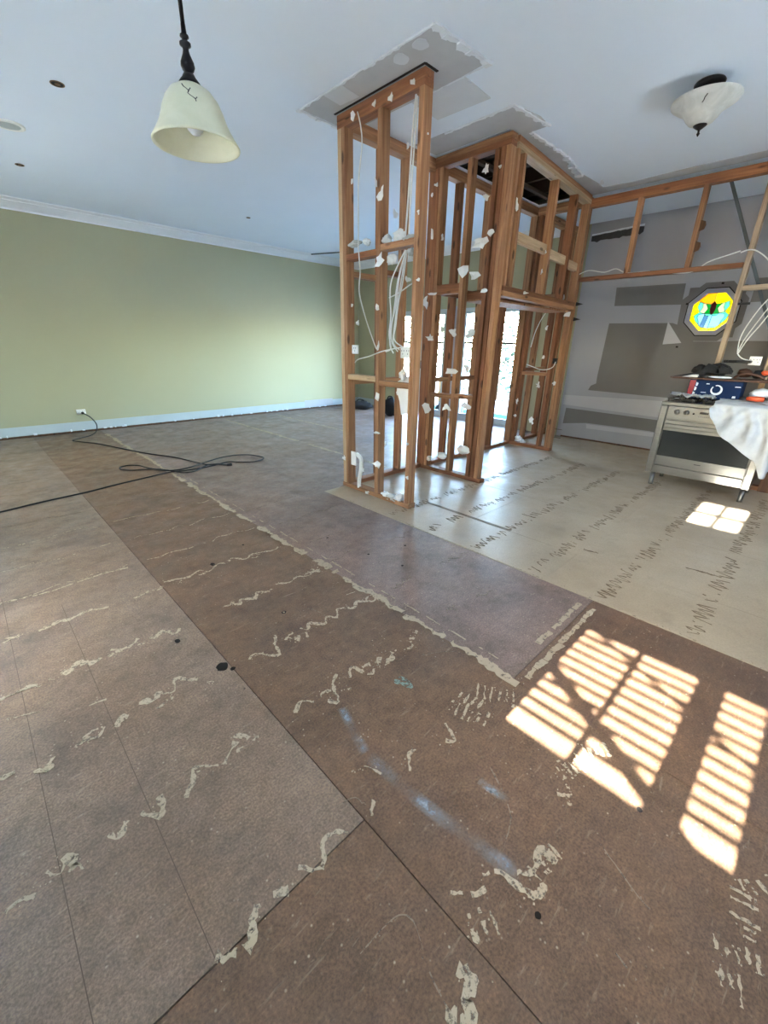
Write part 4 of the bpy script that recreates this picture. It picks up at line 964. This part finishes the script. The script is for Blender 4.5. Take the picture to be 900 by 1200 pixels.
# ------------------------------------------------------------------ fittings and holes in the ceiling
def cround(px, py, r, name, label, cat, kind):
    p = on_z(px, py, ZC); t = thing(name, (p.x, p.y, ZC-.01), label, cat)
    if kind == 'hole':
        MB().lathe([(r, ZC-.0005), (r, ZC-.004), (r*.82, ZC-.004), (r*.82, ZC-.0005)], 24, p.x, p.y).build('rim', 'cutout_brown', t, smooth=True)
        MB().lathe([(0, ZC-.003), (r*.82, ZC-.003), (r*.82, ZC-.001), (0, ZC-.001)], 24, p.x, p.y).build('recess', 'void_dark', t)
        MB().lathe([(0, ZC-.006), (r*.4, ZC-.006), (r*.4, ZC-.002), (0, ZC-.002)], 16, p.x, p.y).build('lamp_face', 'cutout_brown', t)
    else:
        MB().lathe([(r, ZC-.0005), (r, ZC-.008), (r*.78, ZC-.014), (r*.72, ZC-.006), (r*.72, ZC-.0005)], 32, p.x, p.y).build('trim_ring', 'plate_white', t, smooth=True)
        MB().lathe([(0, ZC-.008), (r*.72, ZC-.008), (r*.72, ZC-.002), (0, ZC-.002)], 32, p.x, p.y).build('grille', 'aluminium', t)
cround(67, 98, .045, 'downlight_hole', 'small brown-rimmed downlight cut-out in the ceiling left of the pendant', 'downlight', 'hole')
cround(10, 146, .115, 'ceiling_speaker', 'round white ceiling fitting at the left edge of the picture', 'ceiling fitting', 'disc')
cround(23, 193, .04, 'downlight_hole', 'small downlight cut-out in the ceiling just above the cornice', 'downlight', 'hole')
cround(291, 255, .03, 'downlight_hole', 'small dark hole in the ceiling between pendant and nearest frame', 'downlight', 'hole')

# ------------------------------------------------------------------ cooker
FX = 5.26; CB = FX+.58; YR, YL_ = .272, 1.19
ck = thing('cooker', (5.5, .73, 0), 'freestanding stainless steel cooker with black oven glass and round legs', 'cooker')
box('body', 'brushed_steel', ck, FX+.02, CB, YR+.004, YL_-.004, .145, .86)
for y0, y1 in ((YR, YR+.066), (YL_-.066, YL_)): box('side_column', 'brushed_steel', ck, FX-.004, FX+.05, y0, y1, .142, .868, bevel=.006)
cp = box('control_panel', 'brushed_steel', ck, FX, FX+.03, YR+.072, YL_-.072, .735, .866, bevel=.003)
for y in (1.034, .951, .66, .575, .49):
    kn = MB().tube([(FX, y, .812), (FX-.012, y, .812), (FX-.026, y, .812)], .02, 18, radii=[.026, .022, .018]).build('knob', 'brushed_steel', cp, smooth=True)
    box('knob_grip', 'dark_metal', cp, FX-.032, FX-.022, y-.003, y+.003, .797, .829)
box('clock_display', 'enamel_black', cp, FX-.002, FX+.001, .765, .838, .812, .832)
for i in range(6): box('clock_button', 'dark_metal', cp, FX-.004, FX+.001, .755+i*.016, .763+i*.016, .782, .788)
MB().tube([(FX+.002, .888, .808), (FX-.004, .888, .808)], .008, 12).build('indicator_lamp', 'enamel_black', cp)
dr = box('oven_door', 'brushed_steel', ck, FX-.006, FX+.02, YR+.072, YL_-.072, .245, .722, bevel=.003)
box('oven_window', 'oven_glass', dr, FX-.009, FX-.005, YR+.076, YL_-.076, .345, .615)
box('door_handle', 'brushed_steel', dr, FX-.04, FX-.012, YR+.08, YL_-.08, .648, .690, bevel=.006)
box('badge', 'dark_metal', dr, FX-.0085, FX-.006, .705, .762, .300, .308)
box('plinth_drawer', 'brushed_steel', ck, FX-.002, FX+.02, YR+.07, YL_-.07, .15, .235, bevel=.003)
hob = box('hob_top', 'brushed_steel', ck, FX-.008, CB, YR, YL_, .870, .905, bevel=.004)
box('hob_well', 'enamel_black', hob, FX+.04, CB-.05, YR+.05, YL_-.05, .903, .9065)
for bx_, by_ in ((FX+.17, 1.0), (FX+.17, .45), (FX+.42, 1.0), (FX+.42, .45), (FX+.3, .72)):
    MB().lathe([(0, .925), (.04, .925), (.048, .918), (.05, .9065), (0, .9065)], 20, bx_, by_).build('burner', 'enamel_black', hob, smooth=True)
for y in (1.04, .73, .42):
    m = MB()
    for a in (-.11, 0, .11): m.box(FX+.06, CB-.07, y+a-.006, y+a+.006, .925, .937)
    for a in (FX+.1, FX+.3, FX+.48): m.box(a-.006, a+.006, y-.13, y+.13, .924, .936)
    for a in (FX+.065, CB-.08):
        for c in (-.11, .11): m.box(a-.006, a+.006, y+c-.006, y+c+.006, .906, .926)
    m.build('pan_support', 'enamel_black', hob)
box('splash_upstand', 'brushed_steel', ck, CB-.02, CB, YR, YL_, .905, .945)
for y in (YR+.045, YL_-.075):
    for x in (FX+.06, CB-.08):
        MB().tube([(x, y, .145), (x, y, .02), (x, y, .0)], .02, 16, radii=[.024, .022, .024]).build('leg', 'brushed_steel', ck, smooth=True)
MB().tube([(CB-.05, YL_+.01, .72), (CB-.08, YL_+.08, .6), (CB-.05, YL_+.10, .4), (CB, YL_+.07, .2), (CB+.05, YL_+.03, .06), (CB+.06, YL_-.05, .01)], .006, 6, 6).build('power_cord', 'rubber_black', ck, smooth=True)
tag(MB().box(5.9, 5.915, -.7, .24, .0, .5).build('plywood_offcut', 'dark_timber', None), 'dark plywood offcut leaning beside the right end of the cooker', 'board')

# white dust sheet thrown over the right of the hob
def cloth():
    cols = [.735, .70, .66, .60, .53, .456, .40, .34, .30, .272, .24]      # y along the front edge, then round the corner
    hang = [.88, .80, .74, .655, .60, .548, .50, .44, .36, .30, .30]
    nf, ns, nr = 46, 22, 40; ncol = nf+ns; v = []; f = []
    for c in range(ncol):
        if c < nf:
            u = c/(nf-1)*(len(cols)-1); i = min(int(u), len(cols)-2); w = u-i
            y = cols[i]*(1-w)+cols[i+1]*w; hz = hang[i]*(1-w)+hang[i+1]*w; back = FX+.24+.03*math.sin(y*30) if y > .56 else FX+.44+.02*math.sin(y*20)
        else: s = (c-nf+1)*.02; hz = .30+.30*s+.03*math.sin(s*30)
        for r in range(nr):
            t = r/(nr-1)
            if c < nf:
                if t < .35:
                    q = t/.35; x = back+(FX-.03-back)*q; yy = y+.012*math.sin(x*30); z = .957+.012*noise.noise(Vector((x*22, y*22, 1)))-.022*q**3
                else:
                    q = (t-.35)/.65; z = .932+(hz-.932)*q
                    fold = .5+.5*math.sin(y*44+q*2.6+1.2*math.sin(q*4)); f2 = .5+.5*math.sin((y+z*.7)*30)
                    x = FX-.052-.050*fold*(.25+q)-.025*f2*q-.012*noise.noise(Vector((y*20, z*20, 3))); yy = y+.03*q*math.sin(q*3+y*8)-(.02*q if y < .36 else 0)
            else:
                xs = FX-.04+s*1.35
                if t < .35: q = t/.35; x = xs; yy = .40+(.236-.40)*q; z = .957+.012*noise.noise(Vector((x*22, yy*22, 1)))-.022*q**3
                else:
                    q = (t-.35)/.65; z = .932+(hz-.932)*q; fold = .5+.5*math.sin(s*42+q*2); yy = .225-.05*fold*(.25+q)-.012*noise.noise(Vector((s*20, z*20, 5))); x = xs+.02*math.sin(q*3)
            v.append((x, yy, z))
    for c in range(ncol-1):
        for r in range(nr-1): a = c*nr+r; f.append((a, a+1, a+nr+1, a+nr))
    me = bpy.data.meshes.new('dust_sheet'); me.from_pydata(v, [], f); me.materials.append(MAT['cloth_white'])
    for p in me.polygons: p.use_smooth = True
    o = bpy.data.objects.new('dust_sheet', me); COL.objects.link(o)
    s = o.modifiers.new('sub', 'SUBSURF'); s.levels = s.render_levels = 1; so = o.modifiers.new('thick', 'SOLIDIFY'); so.thickness = .003
    return o
tag(cloth(), 'crumpled white dust sheet draped over the right corner of the cooker', 'cloth')
def strip():
    v = []; f = []; n = 26; k = 7
    for i in range(n):
        t = i/(n-1); y = 1.17-.40*t; xc = FX+.18-.10*t+.02*math.sin(t*9)
        for j in range(k):
            s = j/(k-1)-.5; v.append((xc+s*.13, y+.03*s*math.sin(t*12), -.0+.960+.022*abs(math.sin(t*14+s*7))+.012*math.sin(s*9+t*20)))
    for i in range(n-1):
        for j in range(k-1): a = i*k+j; f.append((a, a+1, a+k+1, a+k))
    me = bpy.data.meshes.new('plastic_strip'); me.from_pydata(v, [], f); me.materials.append(MAT['cloth_white'])
    o = bpy.data.objects.new('plastic_strip', me); COL.objects.link(o)
    for p in me.polygons: p.use_smooth = True
    so = o.modifiers.new('thick', 'SOLIDIFY'); so.thickness = .002; return o
tag(strip(), 'crumpled pale strip of plastic lying across the left of the hob', 'plastic strip')

# drinks carton on the hob
bx0 = FX+.27; z0 = .938
ca = thing('drinks_carton', (bx0+.1, .82, z0), 'blue cardboard drinks carton with a white ring emblem and red end', 'carton')
za, zb = .94, 1.125
box('carton_body', 'blue_print', ca, bx0, bx0+.24, .60, 1.05, za, zb, bevel=.006)
MB().prism([(bx0-.0012, 1.044, za+.008), (bx0-.0012, 1.044, zb-.008), (bx0-.0012, .992, zb-.008), (bx0-.0012, 1.0, za+.06), (bx0-.0012, 1.012, za+.008)], (.001, 0, 0)).build('printed_red_panel', 'red_print', ca)
for (y, z, h) in ((.985, za+.03, .035), (.98, za+.075, .04), (.975, za+.12, .04)): MB().prism([(bx0-.0016, y+.012, z), (bx0-.0016, y+.012, z+h), (bx0-.0016, y-.008, z+h*.8), (bx0-.0016, y-.004, z+h*.1)], (.001, 0, 0)).build('printed_lettering', 'print_white', ca)
m = MB(); cy, cz = .80, (za+zb)/2; n = 26
for i in range(n):
    if 8 <= i <= 9: continue
    a0, a1 = 2*math.pi*i/n, 2*math.pi*(i+1)/n; w = lambda a: .035+.006*math.sin(a-.6)
    m.prism([(bx0-.0014, cy-math.cos(a)*r, cz+math.sin(a)*r) for a, r in ((a0, .05), (a1, .05), (a1, w(a1)), (a0, w(a0)))], (.001, 0, 0))
m.build('printed_ring_emblem', 'print_white', ca)
for y, z, w, h in ((.90, 1.085, .03, .008), (.66, 1.07, .05, .008), (.66, .965, .03, .02), (.93, 1.0, .05, .005)): MB().prism([(bx0-.0014, y, z), (bx0-.0014, y-w, z), (bx0-.0014, y-w*.9, z+h), (bx0-.0014, y-.004, z+h)], (.001, 0, 0)).build('printed_mark', 'print_white', ca)

# board across the carton with clothes and tools on it
bo = thing('scrap_board', (bx0+.1, .75, 1.127), 'thin dark wooden board laid across the blue carton', 'board')
MB().prism([(bx0-.04, 1.20, 1.128), (bx0+.02, 1.24, 1.128), (bx0+.32, 1.15, 1.128), (bx0+.32, .05, 1.128), (bx0-.06, .05, 1.128)], (0, 0, .016)).build('board_length', 'leather_brown', bo)
jk = thing('black_jacket', (bx0+.1, .95, 1.145), 'bunched black jacket on the board above the blue carton', 'jacket')
lump('jacket_body', 'fabric_black', jk, (bx0+.12, .86, 1.222), .11, .12, .058, 41, .14)
lump('jacket_sleeve', 'fabric_black', jk, (bx0+.08, .99, 1.215), .06, .07, .05, 42, .18)
MB().prism([(bx0+.0, 1.22, 1.146), (bx0+.0, 1.0, 1.20), (bx0+.0, .95, 1.235), (bx0+.0, .93, 1.17), (bx0+.0, 1.05, 1.16)], (.05, 0, 0)).build('jacket_flap', 'fabric_black', jk)
MB().prism([(bx0-.01, 1.13, 1.147), (bx0-.01, .99, 1.147), (bx0-.01, .985, 1.175), (bx0-.01, 1.04, 1.172)], (.02, 0, 0)).build('lining', 'fluff_grey', jk)
for ya, yb, zt in ((.98, .84, 1.285), (.86, .74, 1.268)):
    MB().prism([(bx0+.005, ya, 1.20), (bx0+.005, (ya*2+yb)/3, zt), (bx0+.005, yb, zt-.03), (bx0+.005, yb-.02, 1.19)], (.04, 0, 0)).build('jacket_flap', 'fabric_black', jk)
ta = thing('tool_case', (bx0+.2, .76, 1.20), 'flat black tool case lying on top of the bunched jacket', 'tool case')
box('case_shell', 'rubber_black', ta, bx0+.16, bx0+.30, .62, .84, 1.296, 1.322, bevel=.006); MB().tube([(bx0+.155, .80, 1.309), (bx0+.135, .79, 1.309), (bx0+.135, .73, 1.309), (bx0+.155, .72, 1.309)], .006, 8).build('handle', 'rubber_black', ta)
tb = thing('tool_belt', (bx0+.1, .60, 1.145), 'brown and black tool belt on the board, right of the jacket', 'tool belt')
lump('pouch', 'leather_brown', tb, (bx0+.12, .63, 1.203), .08, .06, .042, 43, .1); lump('pouch', 'fabric_black', tb, (bx0+.10, .51, 1.198), .08, .06, .040, 44, .1)
MB().tube([(bx0+.0, .69, 1.16), (bx0-.01, .65, 1.19), (bx0+.0, .60, 1.205), (bx0+.02, .52, 1.19), (bx0+.04, .46, 1.16)], .012, 8, 5).build('strap', 'leather_brown', tb, smooth=True)
lump('tape_case', 'orange_plastic', tb, (bx0+.03, .47, 1.215), .02, .03, .022, 45, .1)
tag(lump('paper_rag', 'bag_white', None, (bx0-.03, .80, 1.160), .02, .09, .010, 46, .1), 'white folded rag at the front edge of the scrap board', 'rag')
tag(lump('plastic_bag', 'bag_white', None, (FX+.40, .46, 1.015), .06, .09, .05, 47, .12), 'crumpled white plastic bag on the hob right of the carton', 'bag')
dl = thing('cordless_drill', (FX+.2, .50, .94), 'orange and black power tool lying on the hob beside the plastic bag', 'power tool')
MB().tube([(FX+.13, .53, .985), (FX+.13, .46, .987), (FX+.14, .40, .985)], .02, 10, radii=[.018, .025, .024]).build('tool_body', 'orange_plastic', dl, smooth=True)
MB().tube([(FX+.13, .53, .985), (FX+.13, .58, .985)], .012, 8).build('chuck', 'rubber_black', dl, smooth=True)
MB().tube([(FX+.14, .42, .985), (FX+.20, .41, .983), (FX+.26, .41, .982)], .018, 8).build('grip', 'rubber_black', dl, smooth=True)
od = thing('orange_hose', (FX+.2, .33, .94), 'coil of orange hose at the right end of the hob', 'hose')
MB().tube([(FX+.24+.045*math.cos(i*.5), .315+.045*math.sin(i*.5), .978+.0022*i) for i in range(26)], .013, 8).build('hose_coil', 'orange_plastic', od, smooth=True)

# ------------------------------------------------------------------ far room: bags by the doors, and the garden
def bag(px, py, r, h, label, seed):
    p = on_z(px, py, 0); t = thing('work_bag', (p.x, p.y, 0), label, 'bag')
    lump('bag_body', 'fabric_black', t, (p.x, p.y, h*.5), r*.6, r, h*.52, seed, .12)
    MB().tube([(p.x, p.y-r*.5, h*.85), (p.x, p.y-r*.25, h*1.15), (p.x, p.y+r*.25, h*1.15), (p.x, p.y+r*.5, h*.85)], .012, 8, 4).build('bag_handle', 'fabric_black', t, smooth=True)
bag(457, 487, .22, .34, 'upright black bag on the floor before the left glazed doors', 51)
bag(423, 479, .32, .18, 'low black bag at the green wall behind the nearest frame', 52)
tag(box('patio_deck', 'deck_teal', None, X1+.15, X1+1.9, 2.5, 8.2, -.2, -.09), 'turquoise patio deck just outside the glazed doors', 'deck')
yb = thing('yellow_cart', (8.2, 6.2, -.09), 'yellow plastic cart standing outside on the patio deck', 'cart')
box('cart_tub', 'yellow_plastic', yb, 8.0, 8.4, 5.95, 6.4, .2, .75, bevel=.02); box('cart_frame', 'dark_metal', yb, 8.02, 8.38, 5.97, 6.38, -.03, .2)
for x in (8.05, 8.35):
    MB().tube([(x, 5.93, .02), (x, 5.97, .02)], .10, 16).build('wheel', 'rubber_black', yb); MB().tube([(x, 6.38, .02), (x, 6.42, .02)], .10, 16).build('wheel', 'rubber_black', yb)
def hedge(x, y0, y1, h, label, seed):
    r = random.Random(seed); t = thing('garden_hedge', (x, (y0+y1)/2, -.2), label, 'hedge'); m = MB()
    for i in range(2600):
        y = r.uniform(y0, y1); z = -.2+h*r.random()**.8*(.85+.15*math.sin(y*3)); xx = x+r.uniform(-.5, .5); s = r.uniform(.05, .13)
        u = Vector((r.uniform(-1, 1), r.uniform(-1, 1), r.uniform(-1, 1))).normalized(); w = u.orthogonal().normalized()
        c = Vector((xx, y, z)); b = len(m.v)
        m.v += [tuple(c-u*s), tuple(c+w*s*.45), tuple(c+u*s), tuple(c-w*s*.45)]; m.f.append((b, b+1, b+2, b+3))
    o = m.build('foliage', 'leaf_green', t); o['kind'] = 'stuff'
    for i in range(7):
        y = y0+(i+.5)*(y1-y0)/7; MB().tube([(x, y, -.2), (x+.05, y+.1, h*.75)], .04, 6).build('stem', 'bark', t)
hedge(12.5, 4.0, 9.5, 3.2, 'green hedge seen through the right glazed doors', 61); hedge(13.2, 9.5, 15.5, 3.6, 'green hedge seen through the left glazed doors', 62)
bpy.context.view_layer.update()
